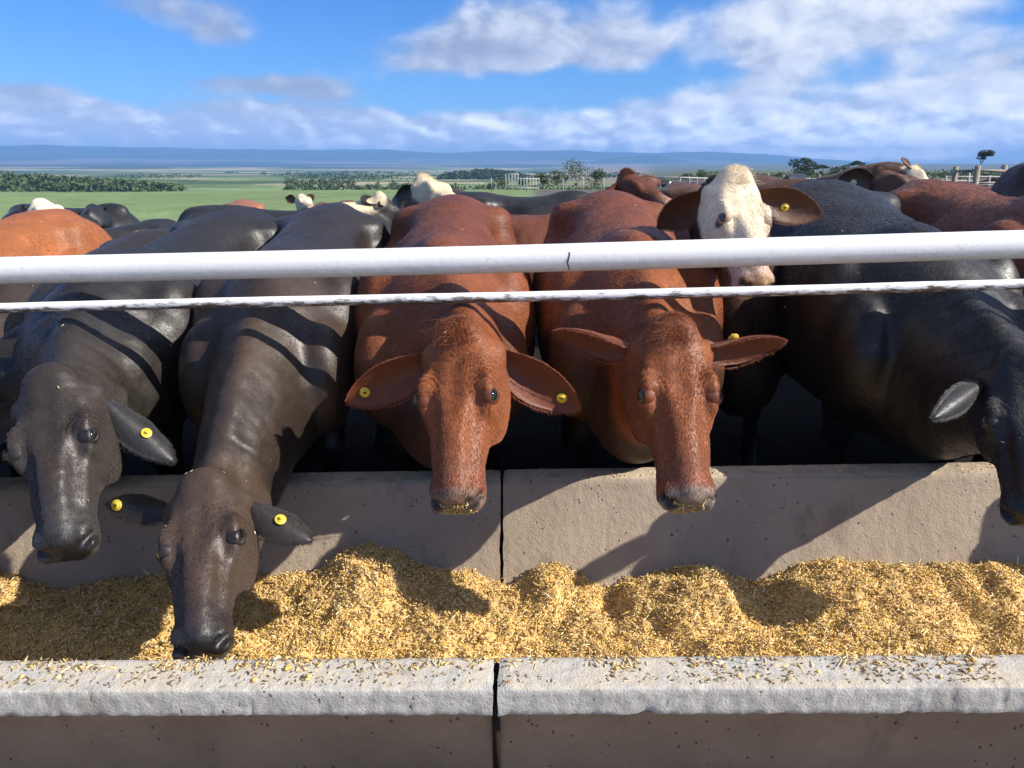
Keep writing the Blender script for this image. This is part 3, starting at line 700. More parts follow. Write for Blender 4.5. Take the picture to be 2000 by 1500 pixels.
    def neck(X, Y, Z):
        best = None
        for i in range(14):
            for sub in (0.0, .5):
                c = cur[i] * (1 - sub) + cur[i + 1] * sub; T_, S_, U_ = frames[i]
                A = ra[i] * (1 - sub) + ra[i + 1] * sub; B = rb[i] * (1 - sub) + rb[i + 1] * sub
                x, y, z = X - c[0], Y - c[1], Z - c[2]
                p = x * S_[0] + y * S_[1] + z * S_[2]; u = x * U_[0] + y * U_[1] + z * U_[2]; t = x * T_[0] + y * T_[1] + z * T_[2]
                m = min(A, B)
                f = (np.sqrt((p / A) ** 2 + (u / B) ** 2 + (t / (m * .8)) ** 2) - 1) * m
                best = f if best is None else np.minimum(best, f)
        return best
    G.put(nlo, nhi, neck, .05 * s)
    for i in range(3, 13):
        G.cap(cur[i] + frames[i][2] * rb[i] * .90 * cu, cur[i + 1] + frames[i + 1][2] * rb[i + 1] * .90 * cu, .020 * s, .020 * s, k=.05 * s)
    # head
    tk = np.linspace(HT[0], HT[-1], 70); hw, ht, hb = spl(tk, HT, HW), spl(tk, HT, HTOP), spl(tk, HT, HBOT)
    def head(X, Y, Z):
        x, y, z = X - P[0], Y - P[1], Z - P[2]
        p = [x * HM[i, 0] + y * HM[i, 1] + z * HM[i, 2] for i in range(3)]
        t = p[1] / HL; w = np.interp(t, tk, hw) * hs; T_ = np.interp(t, tk, ht) * hs; B_ = np.interp(t, tk, hb) * hs
        c = (T_ + B_) * .5; hz = (T_ - B_) * .5; zr = (p[2] - c) / hz
        wz = w * (1 - .30 * np.clip(-zr - .1, 0, 1.2) ** 1.3 - .06 * np.clip(zr - .45, 0, 1))
        ex = 2.6 - .62 * sm01(t, .25, .58) + .5 * sm01(t, .84, .95)
        r = ((np.abs(p[0]) / wz) ** ex + np.abs(zr) ** ex) ** (1 / ex)
        f = (r - 1) * np.minimum(w, hz)
        d = np.maximum((t - 1.0) * HL, (-.09 - t) * HL); k = .035 * hs
        h = np.clip(.5 + .5 * (f - d) / k, 0, 1)
        return d + (f - d) * h + k * h * (1 - h)
    G.put(lo_h, hi_h, head, .045 * hs)
    EL = .405
    if lod < 2:
        for q in (-1, 1):
            G.ell(H(q * .080, EL - .01, .006), np.array([.026, .058, .040]) * hs, HM, k=.035 * hs)          # orbit
            G.ell(H(q * .080, EL - .085, .037), np.array([.020, .036, .009]) * hs, HM, k=.022 * hs)          # brow
            G.ell(H(q * .078, .36, -.115), np.array([.034, .11, .080]) * hs, HM, k=.05 * hs)                 # cheek
            G.ell(H(q * .055, .60, -.005), np.array([.016, .10, .016]) * hs, HM, k=.022 * hs)                 # facial crest
            G.ell(H(q * .050, .935, -.004), np.array([.020, .040, .030]) * hs, HM, k=.03 * hs)               # wing of the nostril
            G.ell(H(q * .096, .085, -.050), np.array([.030, .030, .030]) * hs, HM, k=.03 * hs)               # ear root
        G.ell(H(0, .00, .008), np.array([.062, .050, .040]) * hs, HM, k=.04 * hs)                            # poll
        G.ell(H(0, .89, -.094), np.array([.042, .045, .024]) * hs, HM, k=.025 * hs)                          # chin
        if lod == 0:
            for q in (-1, 1):
                G.cap(H(q * .064, .935, .004), H(q * .045, .995, .014), .009 * hs, .014 * hs, k=.010 * hs, op='c'); G.cap(H(q * .074, .920, -.016), H(q * .064, .938, .002), .006 * hs, .008 * hs, k=.008 * hs, op='c')   # nostril
                G.ell(H(q * .060, .24, .058), np.array([.026, .060, .022]) * hs, HM, k=.03 * hs, op='c')     # hollow over the eye
                G.ell(H(q * .070, .545, .040), np.array([.020, .07, .020]) * hs, HM, k=.03 * hs, op='c')
                # mouth
                G.cap(H(q * .078, .80, -.084), H(q * .050, .985, -.076), .006 * hs, .006 * hs, k=.010, op='c')
            G.cap(H(-.05, .99, -.076), H(.05, .99, -.076), .006 * hs, .006 * hs, k=.010, op='c')
            G.ell(H(0, .66, .040), np.array([.026, .15, .012]) * hs, HM, k=.03 * hs)
            G.ell(H(0, .30, .064), np.array([.016, .10, .020]) * hs, HM, k=.04 * hs, op='c')
    v, q = surface_nets(G.F, *G.ax); v = relax(v, q, 2 if lod else 3, .45)
    nb = len(v)
    if lod < 2:
        # loose skin: folds across the neck and shoulder, muscle and rib relief
        vn = np.zeros_like(v); fn = np.cross(v[q[:, 2]] - v[q[:, 0]], v[q[:, 3]] - v[q[:, 1]])
        for k_ in range(4): np.add.at(vn, q[:, k_], fn)
        vn /= np.linalg.norm(vn, axis=1)[:, None] + 1e-12
        dh = np.linalg.norm(v - H(0, .45, -.06), axis=1) / HL
        bm = sm01(dh, .60, .85)
        nk = sm01(np.linalg.norm(v - cur[9], axis=1), .55 * s, .25 * s) * bm
        axn = unit(cur[12] - cur[4]); al = v @ axn
        fold = vnoise(np.stack([al * 26 + 1.5 * vnoise(v, seed + 31, 2, 6.0), v[:, 0] * 5, v[:, 2] * 4], 1), seed + 30, 2); fold = 1 - np.abs(2 * fold - 1)
        v = v + vn * (nk * (fold - .6) * .007)[:, None]
        mus = vnoise(v, seed + 40, 3, 7.0) - .5
        ribs = np.sin((v[:, 1] / s + .25 * v[:, 2]) * 60) * sm01(v[:, 1] / s, .15, .3) * (1 - sm01(v[:, 1] / s, .55, .7)) * sm01(np.abs(v[:, 0]), .2 * s, .3 * s)
        v = v + vn * (bm * mus * .016 + ribs * .0012)[:, None]
        hb_ = (1 - bm)[:, None]; wr = vnoise(np.stack([v @ e * 60, v @ sd * 25, v @ n * 25], 1), seed + 50, 2) - .5
        v = v + vn * hb_ * wr[:, None] * .0035 * hs
        hq = (v - P) @ HM.T / hs
        for qd in (-1, 1):                                       # creases over the eye, and the tear groove below it
            dx, dy_ = (hq[:, 0] - qd * .088), hq[:, 1] * hs / HL * .5 - EL * .5 + .004
            dd = np.hypot(dx * 1.0, dy_ * .8); w_ = sm01(dd, .022, .030) * (1 - sm01(dd, .052, .066)) * sm01(dy_, .02, -.015) * (hq[:, 2] > -.03)
            v = v + vn * (w_ * np.sin(dd * 2 * math.pi / .0125 + .6 * vnoise(v, seed, 2, 30)) * .0026 * hs)[:, None]
    # ---- colours per vertex
    hx = (v - P) @ HM.T; hx = np.stack([hx[:, 0] / hs, hx[:, 1] / HL, hx[:, 2] / hs], 1)
    headness = sm01(hx[:, 1], -.12, .02) * (hx[:, 1] < 1.15) * (np.abs(hx[:, 0]) < .17) * (hx[:, 2] > -.27) * (hx[:, 2] < .12)
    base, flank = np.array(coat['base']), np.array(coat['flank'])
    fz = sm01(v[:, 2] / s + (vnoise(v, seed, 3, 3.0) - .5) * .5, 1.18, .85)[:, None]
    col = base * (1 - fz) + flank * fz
    low_shade = sm01(v[:, 2] / s + (vnoise(v, seed + 6, 3, 6.0) - .5) * .25, .98, .70)[:, None] * sm01(np.linalg.norm(v - H(0, .45, -.06), axis=1) / HL, .66, .80)[:, None]; col = col * (1 - .88 * low_shade) + np.minimum(np.array([.022, .014, .010]), base) * .88 * low_shade  # shade between the animals, painted dark into lower chest, belly and legs
    col = col * (.80 + .4 * vnoise(v, seed + 3, 4, 5.0)[:, None])
    if 'face' in coat:
        wob = (vnoise(v, seed + 9, 3, 16.0) - .5) * .06
        fm = (sm01(hx[:, 1] + wob, -.16, -.08) * (hx[:, 1] < 1.2) * sm01(hx[:, 2] + wob, -.15, -.11) * (np.abs(hx[:, 0]) < .16) * (hx[:, 2] < .14))[:, None]
        col = col * (1 - fm) + np.array(coat['face']) * fm
    if 'crest' in coat:
        fm = (sm01(hx[:, 1], .12, .0) * (np.abs(hx[:, 0]) < .2) * (hx[:, 1] > -.8) * sm01(v[:, 2], P[2] - .14, P[2] - .06) * (np.linalg.norm(v - P, axis=1) < .42))[:, None]
        col = col * (1 - fm) + np.array(coat['crest']) * fm
    mz = (headness * np.maximum(sm01(hx[:, 1], .66, .86), sm01(hx[:, 1], .55, .7) * sm01(hx[:, 2], -.05, -.08)))[:, None]; col = col * (1 - mz * .8) + np.array(coat['muz']) * mz * .8
    ns = (headness * sm01(hx[:, 1] + .25 * np.clip(hx[:, 2], -.1, .05), .905, .95) * sm01(hx[:, 2], -.075, -.05))[:, None]; col = col * (1 - ns) + np.array(coat['nose']) * ns
    for qd in (-1, 1):
        d = np.minimum(np.linalg.norm((v - H(qd * .046, .988, .012)) / hs, axis=1), np.linalg.norm((v - H(qd * .063, .94, .002)) / hs, axis=1) + .004); k = sm01(d, .024, .014)[:, None]; col = col * (1 - k * .85) + np.array([.010, .007, .006]) * k * .85
    hoof = (v[:, 2] < .10)[:, None]; col = np.where(hoof, (.03, .025, .02), col)
    for (pp, pr, pc) in (patches or []):
        pp = np.asarray(pp, float); d = np.linalg.norm(hx - pp, axis=1) + (vnoise(v, seed + 5, 3, 24) - .5) * pr * .7; k = sm01(d, pr, pr * .7)[:, None]; col = col * (1 - k) + np.array(pc) * k
    col = np.maximum(col, .003)
    Vs, Qs, Cs = [v], [q], [col]; tot = nb
    hairseeds = []
    # ---- ears: cupped leaves grown into the side of the head
    def ear(sidep, tip, face, width, droop):
        nonlocal tot
        b0 = H(sidep * .088, .085, -.050); tip = np.asarray(tip, float)
        ax = tip - b0; l = np.linalg.norm(ax); ax /= l; f = unit(face - (face @ ax) * ax); w = np.cross(ax, f)
        nu, nv = (22, 13) if lod == 0 else (9, 7)
        u = np.linspace(-.12, 1, nu)[:, None]; vv = np.linspace(-1, 1, nv)[None]
        hwid = spl(np.clip(u, 0, 1), [0, .12, .32, .52, .74, .90, 1.0], [.40, .64, .95, 1.0, .76, .42, .06]) * width * .5
        cup = (.50 * (1 - .7 * np.clip(u, 0, 1))) * hwid * (vv ** 2) * 1.5
        th = .0065 * np.sqrt(np.clip(1 - vv ** 2, 0, 1)) * (1.3 - .7 * np.clip(u, 0, 1)) * 1.5
        ctr = b0 + ax * (u * l)[..., None] + f * (-droop * u ** 2 * l)[..., None]
        fr = ctr + w * (hwid * vv * (1 - .18 * (1 - np.clip(u, 0, 1))))[..., None] + f * (cup + .5 * th - hwid * .25)[..., None]
        bk = fr - f * (th + .0005)[..., None]
        V2 = np.concatenate([fr.reshape(-1, 3), bk.reshape(-1, 3)]); n1 = nu * nv
        V2 += (vnoise(V2, seed, 3, 30) - .5)[:, None] * .006
        id1 = np.arange(n1).reshape(nu, nv); qa = np.stack([id1[:-1, :-1], id1[1:, :-1], id1[1:, 1:], id1[:-1, 1:]], -1).reshape(-1, 4)
        qb = qa[:, ::-1] + n1
        ring = list(id1[:, 0]) ; ring2 = list(id1[:, -1]); ed = []
        for rg, fl in ((ring, 1), (ring2, 0), (list(id1[-1, :]), 0)):
            for a_, b_ in zip(rg, rg[1:]):
                ed.append([a_, b_, b_ + n1, a_ + n1] if fl else [b_, a_, a_ + n1, b_ + n1])
        qs = np.concatenate([qa, qb, np.array(ed)])
        ce = np.array(coat['ear']); cb = np.array(coat['base']) if 'face' not in coat else np.array(coat['ear']) * 1.1
        ctip = sm01(np.tile(np.broadcast_to(u, (nu, nv)).reshape(-1), 1), .75, 1.0)[:, None]
        edge = np.abs(np.broadcast_to(vv, (nu, nv)).reshape(-1))[:, None] ** 4
        cf = ce * (1 - .4 * edge) + cb * 1.15 * .4 * edge; cbk = np.tile(cb, (n1, 1)) * .95
        Vs.append(V2); Qs.append(qs + tot); Cs.append(np.concatenate([cf, cbk])); tot += len(V2)
        return b0, ax, f, w, l, width, droop
    earinfo = []
    for i, sdq in enumerate((-1, 1)):
        spec = (ears or [None, None])[i]
        if spec is None:
            tip = H(sdq * .33, .14, -.11); face = unit(e * .25 + n * .9 - sd * sdq * .1); wd, dr = .118 * hs, .06
        elif spec == 0: earinfo.append(None); continue
        else:
            tip = tl(spec[0]); face = Mw @ unit(spec[1]); wd, dr = spec[2], spec[3]
        earinfo.append(ear(sdq, tip, face, wd, dr))
    # ---- eyelids
    eyes_at = []
    if lod == 0:
        for qd in (-1, 1):
            o = unit(sd * qd * .80 + n * .60 + e * .04); c = H(qd * .085, EL, .010); r = .0268 * hs
            ex = unit(e * .97 - n * .12 + sd * 0); ex = unit(ex - (ex @ o) * o); ey = np.cross(o, ex)
            if ey @ n < 0: ey = -ey
            dv = v - c; tt_ = dv @ o; near = (np.linalg.norm(dv - tt_[:, None] * o, axis=1) < .012) & (tt_ > 0) & (tt_ < .08)
            c = c + o * ((tt_[near].max() if near.any() else .02) - r * .84)
            th = np.linspace(0, 2 * math.pi, 29)[:-1]
            up = np.where(np.sin(th) > 0, R(17), R(22))
            p0 = 1 / np.sqrt((np.cos(th) / R(43)) ** 2 + (np.sin(th) / up) ** 2)
            rings = []
            for j, (fr, ro) in enumerate([(0, 1.003), (0.07, 1.04), (.2, 1.07), (.4, 1.08), (.7, 1.06), (1, 1.03)]):
                ph = p0 + (R(88) - p0) * fr
                rings.append(c + r * ro * (np.cos(ph)[:, None] * o + np.sin(ph)[:, None] * (np.cos(th)[:, None] * ex + np.sin(th)[:, None] * ey)))
            V2 = np.concatenate(rings); m_ = len(th); id1 = np.arange(6 * m_).reshape(6, m_); b_ = np.roll(id1, -1, 1)
            q2 = np.stack([id1[:-1], b_[:-1], b_[1:], id1[1:]], -1).reshape(-1, 4)
            cc = np.tile(np.array(coat.get('face', coat['base'])) * .85, (len(V2), 1)); cc[:2 * m_] = np.array([.02, .014, .012])
            if 'face' in coat: cc[2 * m_:] = np.array(coat['face']) * (.55, .45, .42)
            Vs.append(V2); Qs.append(q2 + tot); Cs.append(cc); tot += len(V2)
            eyes_at.append((c, r, o, ex, ey))
    V = np.concatenate(Vs); Q = np.concatenate(Qs); COL = np.concatenate(Cs)
    root = empty('cow', org, -psi, label, 'cow', group)
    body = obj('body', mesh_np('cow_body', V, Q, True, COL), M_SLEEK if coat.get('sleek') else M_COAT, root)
    # ---- eyes
    for (c, r, o, ex, ey) in eyes_at:
        th, ph = np.meshgrid(np.linspace(0, 2 * math.pi, 25)[:-1], np.linspace(0.001, R(56), 13))
        S_ = np.stack([np.sin(ph) * np.cos(th), np.sin(ph) * np.sin(th), np.cos(ph)], -1).reshape(-1, 3)
        V2 = c + r * (S_[:, :1] * ex + S_[:, 1:2] * ey + S_[:, 2:] * o)
        id1 = np.arange(13 * 24).reshape(13, 24); b_ = np.roll(id1, -1, 1); q2 = np.stack([id1[:-1], id1[1:], b_[1:], b_[:-1]], -1).reshape(-1, 4)
        obj('eye', mesh_np('cow_eye', V2, q2), M_EYE, root)
    # ---- ear tags: a button with a stud on the ear's inner face
    for (side, u, vpos, kind) in tags:
        inf = earinfo[0 if side < 0 else 1]
        b0, ax, f, w, l, wd, dr = inf
        hwid = float(spl(np.array([u]), [0, .12, .32, .52, .74, .90, 1.0], [.40, .64, .95, 1.0, .76, .42, .06])[0]) * wd * .5
        face = f if kind != 'back' else -f
        c = b0 + ax * u * l + f * (-dr * u * u * l) + w * hwid * vpos + f * ((.62 * (1 - .62 * u)) * hwid * vpos ** 2 * 1.5 - hwid * .25) + face * (.006 if kind != 'back' else .008)
        mb = MB(); rr = .0165 if lod == 0 else .022
        mb.tube([c, c + face * .003, c + face * .0042], [rr, rr, rr * .86], 20)
        mb.tube([c + face * .004, c + face * .0062], [rr * .66, rr * .60], 16)
        if kind == 'back': mb.tube([c + face * .003, c + face * .014], [.006, .0045], 12)
        t_ = mb.build('ear_tag', M_TAG if kind != 'pale' else M_TAGW, root, True)
        if lod == 0:
            m2 = MB(); m2.tube([c + face * .0062, c + face * .0085], [rr * .26, rr * .2], 12); m2.build('tag_stud', M_DARKM if kind != 'back' else M_TAG, t_, True)
    info = dict(root=root, body=body, H=H, HM=HM, P=P, e=e, n=n, sd=sd, hs=hs, HL=HL, V=V, Q=Q, COL=COL, nb=nb, ears=earinfo, Mw=Mw, org=org, s=s, eyes=eyes_at, sleek=coat.get('sleek', 0))
    if fur: add_fur(info, fur, tuft, seed)
    if fur: add_bits(info, seed)
    if crumbs: add_crumbs(info, crumbs, seed)
    return info

def tri_sample(V, Q, n, weight=None, rg=None):
    rg = rg or np.random.default_rng(5)
    T3 = np.concatenate([Q[:, [0, 1, 2]], Q[:, [0, 2, 3]]]); A, B, D = V[T3[:, 0]], V[T3[:, 1]], V[T3[:, 2]]
    N = np.cross(B - A, D - A); ar = np.linalg.norm(N, axis=1); p = ar if weight is None else ar * weight[T3].mean(1)
    p = np.maximum(p, 0); p = p / p.sum(); k = rg.choice(len(T3), n, p=p)
    u, v = rg.uniform(0, 1, n), rg.uniform(0, 1, n); fl = u + v > 1; u[fl], v[fl] = 1 - u[fl], 1 - v[fl]
    pt = A[k] + (B - A)[k] * u[:, None] + (D - A)[k] * v[:, None]
    return pt, N[k] / (ar[k][:, None] + 1e-12), T3[k]
def hair_obj(name, pts, rad, col, parent, mat=None):
    """pts (n,m,3) strands -> one hair curves object"""
    n, m, _ = pts.shape
    hc = bpy.data.hair_curves.new(name); hc.add_curves([m] * n)
    hc.attributes['position'].data.foreach_set('vector', pts.astype(np.float32).ravel())
    ra = hc.attributes.new('radius', 'FLOAT', 'POINT') if 'radius' not in hc.attributes else hc.attributes['radius']
    ra.data.foreach_set('value', np.tile(rad[None, :], (n, 1)).astype(np.float32).ravel())
    ca = hc.attributes.new('Col', 'FLOAT_COLOR', 'CURVE'); c4 = np.ones((n, 4), np.float32); c4[:, :3] = col; ca.data.foreach_set('color', c4.ravel())
    hc.materials.append(mat or M_FUR)
    o = bpy.data.objects.new(name, hc); C.objects.link(o); o.parent = parent; return o
def add_fur(I, n, tuft, seed):
    rg = np.random.default_rng(seed + 100)
    V, Q, COL, hs, HL, P, HM = I['V'], I['Q'], I['COL'], I['hs'], I['HL'], I['P'], I['HM']
    e, nn, sd = I['e'], I['n'], I['sd']; Hf = I['H']
    hv = (V - P) @ HM.T; hd = ((hv[:, 1] / HL > -.2) & (hv[:, 1] / HL < 1.1) & (np.abs(hv[:, 0]) < .2 * hs) & (hv[:, 2] > -.3 * hs))
    wgt = np.where(hd, 3.2, 1.0); wgt[(V[:, 2] < .5) & ~hd] = 0.0
    wgt[hd & (hv[:, 1] / HL > .955)] = .25
    # seen side only matters little: the coat covers the animal evenly
    isear = np.zeros(len(V), bool); isear[I['nb']:] = True; wgt[isear] = 3.5
    for (c, r, o, ex, ey) in I['eyes']: wgt[np.linalg.norm(V - c, axis=1) < r * 1.06] = 0; wgt[((V - c) @ o > r * .84) & (np.linalg.norm(V - c, axis=1) < r * 1.08)] = 0
    pt, N, T3 = tri_sample(V, Q, n, wgt, rg)
    col = COL[T3].mean(1)
    hx = (pt - P) @ HM.T; t = hx[:, 1] / HL; x = hx[:, 0] / hs
    head = (t > -.15) & (t < 1.1) & (np.abs(x) < .2) & (hx[:, 2] / hs > -.28)
    flow = np.zeros_like(pt); flow[:] = np.array([0, 1.0, -.25]); sgn = np.sign(pt[:, :1]); flow[:, 2] -= .5 * np.clip(np.abs(pt[:, 0]) / .3, 0, 1)
    # on the face hair runs from a whorl between the eyes
    wc = Hf(0, .20, .05); ddx = pt - wc
    rad_ = ddx - nn * (ddx @ nn)[:, None]; rad_ /= np.linalg.norm(rad_, axis=1)[:, None] + 1e-6
    bw = sm01(t, .12, .30)[:, None]; ff = (rad_ * .8 - e * .15) * (1 - bw) + (e * 1.0 + sd * (np.clip(x * 12, -1, 1) * .35)[:, None] + rad_ * .3) * bw
    flow = np.where(head[:, None], ff, flow)
    er = isear[T3].any(1)
    for inf in I['ears']:
        if inf is None: continue
        b0, ax, f, w, l, wd, dr = inf
        near = er & (np.abs((pt - b0) @ w) < wd) & ((pt - b0) @ ax > -.05) & (np.linalg.norm(pt - b0, axis=1) < l * 1.3)
        flow[near] = ax * .8 + w * np.sign((pt[near] - b0) @ w)[:, None] * .5
    # waviness of the lie
    wob = np.stack([vnoise(pt, seed + i, 2, 9.0) - .5 for i in range(3)], 1); flow = flow + wob * (.35 if I['sleek'] else .65)
    flow = flow - N * (flow * N).sum(1)[:, None]; flow /= np.linalg.norm(flow, axis=1)[:, None] + 1e-6
    flow += rg.normal(0, .09, flow.shape)
    Ln = np.where(head, .0075, .0105) * rg.uniform(.7, 1.3, len(pt)); Ln[er] = .0075 * rg.uniform(.6, 1.5, er.sum())
    if tuft:
        tf = head & (t < .34) & (hx[:, 2] > -.02) & (np.abs(x) < .06); Ln[tf] *= 1.0 + 1.1 * tuft * np.clip(1 - t[tf] / .34, 0, 1) * (1 - np.abs(x[tf]) / .06)
    if I['sleek']: Ln = np.where(er, Ln * 1.3, Ln * .72)
    lift = np.where(head, .12, .10) + .11 * rg.uniform(0, 1, len(pt)); lift[er] *= .6; lift = lift * (.74 if I['sleek'] else 1)
    p0 = pt - N * .0004; p1 = pt + (flow * .5 + N * lift[:, None] * .75) * Ln[:, None]; p2 = pt + (flow * 1.0 + N * lift[:, None] * .75) * Ln[:, None]
    pts = np.stack([p0, p1, p2], 1)
    hair_obj('coat_hair', pts, np.array([.00040, .00034, .00012]), col * 1.05, I['root'], M_FURS if I['sleek'] else None)
    # long hairs: poll tuft, ear fringes, lashes, whiskers
    st, cc = [], []
    if tuft:
        k = int(1500 * tuft)
        c0 = np.stack([Hf(a, b, .040 - abs(a) * .25) for a, b in zip(rg.normal(0, .026, k), rg.uniform(-.07, .10, k))])
        d0 = e * rg.uniform(.2, .8, k)[:, None] + nn * rg.uniform(.25, .6, k)[:, None] + sd * rg.normal(0, .55, k)[:, None] - e * .5 * (rg.uniform(0, 1, k) < .35)[:, None]
        ln = rg.uniform(.014, .038, k)[:, None]
        st.append(np.stack([c0, c0 + d0 * ln * .5 + nn * .004, c0 + d0 * ln - nn * .002 * 0], 1)); cc.append(np.tile(COL[np.argmin(np.linalg.norm(V[:I['nb']] - Hf(0, .06, .04), axis=1))] * 1.1, (k, 1)))
    for inf in I['ears']:
        if inf is None: continue
        b0, ax, f, w, l, wd, dr = inf; k = 420
        u = rg.uniform(.12, .98, k); sg = np.where(rg.uniform(0, 1, k) < .5, -1, 1)
        hwid = spl(u, [0, .12, .32, .52, .74, .90, 1.0], [.40, .64, .95, 1.0, .76, .42, .06]) * wd * .5
        c0 = b0 + ax * (u * l)[:, None] + w * (hwid * sg * .96)[:, None] + f * ((.62 * (1 - .62 * u)) * hwid * 1.4 - hwid * .25 - dr * u * u * l)[:, None]
        d0 = ax * .8 + w * (sg * .35)[:, None] + f * rg.uniform(-.2, .6, k)[:, None] + rg.normal(0, .2, (k, 3)); ln = rg.uniform(.005, .014, k)[:, None] * rg.uniform(.4, 1, k)[:, None]
        st.append(np.stack([c0, c0 + d0 * ln * .5, c0 + d0 * ln + np.array([0, 0, -.003])], 1)); cc.append(np.tile(np.array(COL[I['nb'] + 5]) * 1.9, (k, 1)))
    for (c, r, o, ex, ey) in I['eyes']:
        k = 26; a = rg.uniform(.3, 2.8, k); ph = 1 / np.sqrt((np.cos(a) / R(40)) ** 2 + (np.sin(a) / R(14)) ** 2)
        c0 = c + r * 1.1 * (np.cos(ph)[:, None] * o + np.sin(ph)[:, None] * (np.cos(a)[:, None] * ex + np.sin(a)[:, None] * ey))
        d0 = o * .9 + ey * .25 + (np.cos(a)[:, None] * ex) * .3 + rg.normal(0, .12, (k, 3)); ln = rg.uniform(.008, .014, k)[:, None] * hs
        st.append(np.stack([c0, c0 + d0 * ln * .55, c0 + d0 * ln - np.array([0, 0, .003])], 1)); cc.append(np.tile([.010, .007, .006], (k, 1)))
    hair_obj('long_hair', np.concatenate(st), np.array([.00042, .00032, .00010]), np.concatenate(cc), I['root'])
def add_bits(I, seed):
    """a few dry straw bits and crumbs of dirt lying on the coat"""
    rg = np.random.default_rng(seed + 31); mb = MB(); V = I['V'][:I['nb']]; Q = I['Q']; Q = Q[(Q < I['nb']).all(1)]
    hv = (V - I['P']) @ I['HM'].T; w = np.where(np.linalg.norm(V - I['P'], axis=1) < .5, 2.0, 1.0) * (V[:, 2] > .55)
    pt, N, _ = tri_sample(V, Q, 34, w, rg); k = N[:, 2] > .15; pt, N = pt[k], N[k]
    for p, nn in zip(pt, N):
        d = rg.normal(0, 1, 3); d = unit(d - (d @ nn) * nn); L = rg.uniform(.003, .012); col = np.array([(.62, .50, .30), (.40, .30, .18), (.75, .68, .55), (.22, .16, .1)])[rg.integers(4)]
        c = p + nn * .004; mb.tube([c - d * L * .5, c + d * L * .5], [rg.uniform(.0009, .0024), rg.uniform(.0006, .0014)], 5, col)
    tag(mb.build('straw_bits', bpy.data.materials['mixed_feed'], I['root'], False, True), kind='stuff')
def add_crumbs(I, n, seed):
    """grain and chaff sticking to the muzzle"""
    rg = np.random.default_rng(seed + 7); H = I['H']; mb = MB()
    V = I['V'][:I['nb']]; hv = (V - I['P']) @ I['HM'].T; hv = hv / [I['hs'], I['HL'], I['hs']]
    ok = np.nonzero((hv[:, 1] > .93) & (hv[:, 1] < 1.06) & (np.abs(hv[:, 0]) < .040) & (hv[:, 2] < .018) & (hv[:, 2] > -.085))[0]
    for i in rg.choice(ok, n):
        c = V[i] + I['e'] * .0025; col = np.array([(.62, .42, .14), (.55, .42, .22), (.66, .5, .2)])[rg.integers(3)] * rg.uniform(.6, 1.1)
        d = unit(rg.normal(0, 1, 3)); L = rg.uniform(.004, .012); mb.tube([c - d * L * .5, c + d * L * .5], [rg.uniform(.0012, .0028)] * 2, 5, col)
    m = bpy.data.materials.get('mixed_feed'); tag(mb.build('muzzle_crumbs', m, I['root'], False, True), kind='stuff')

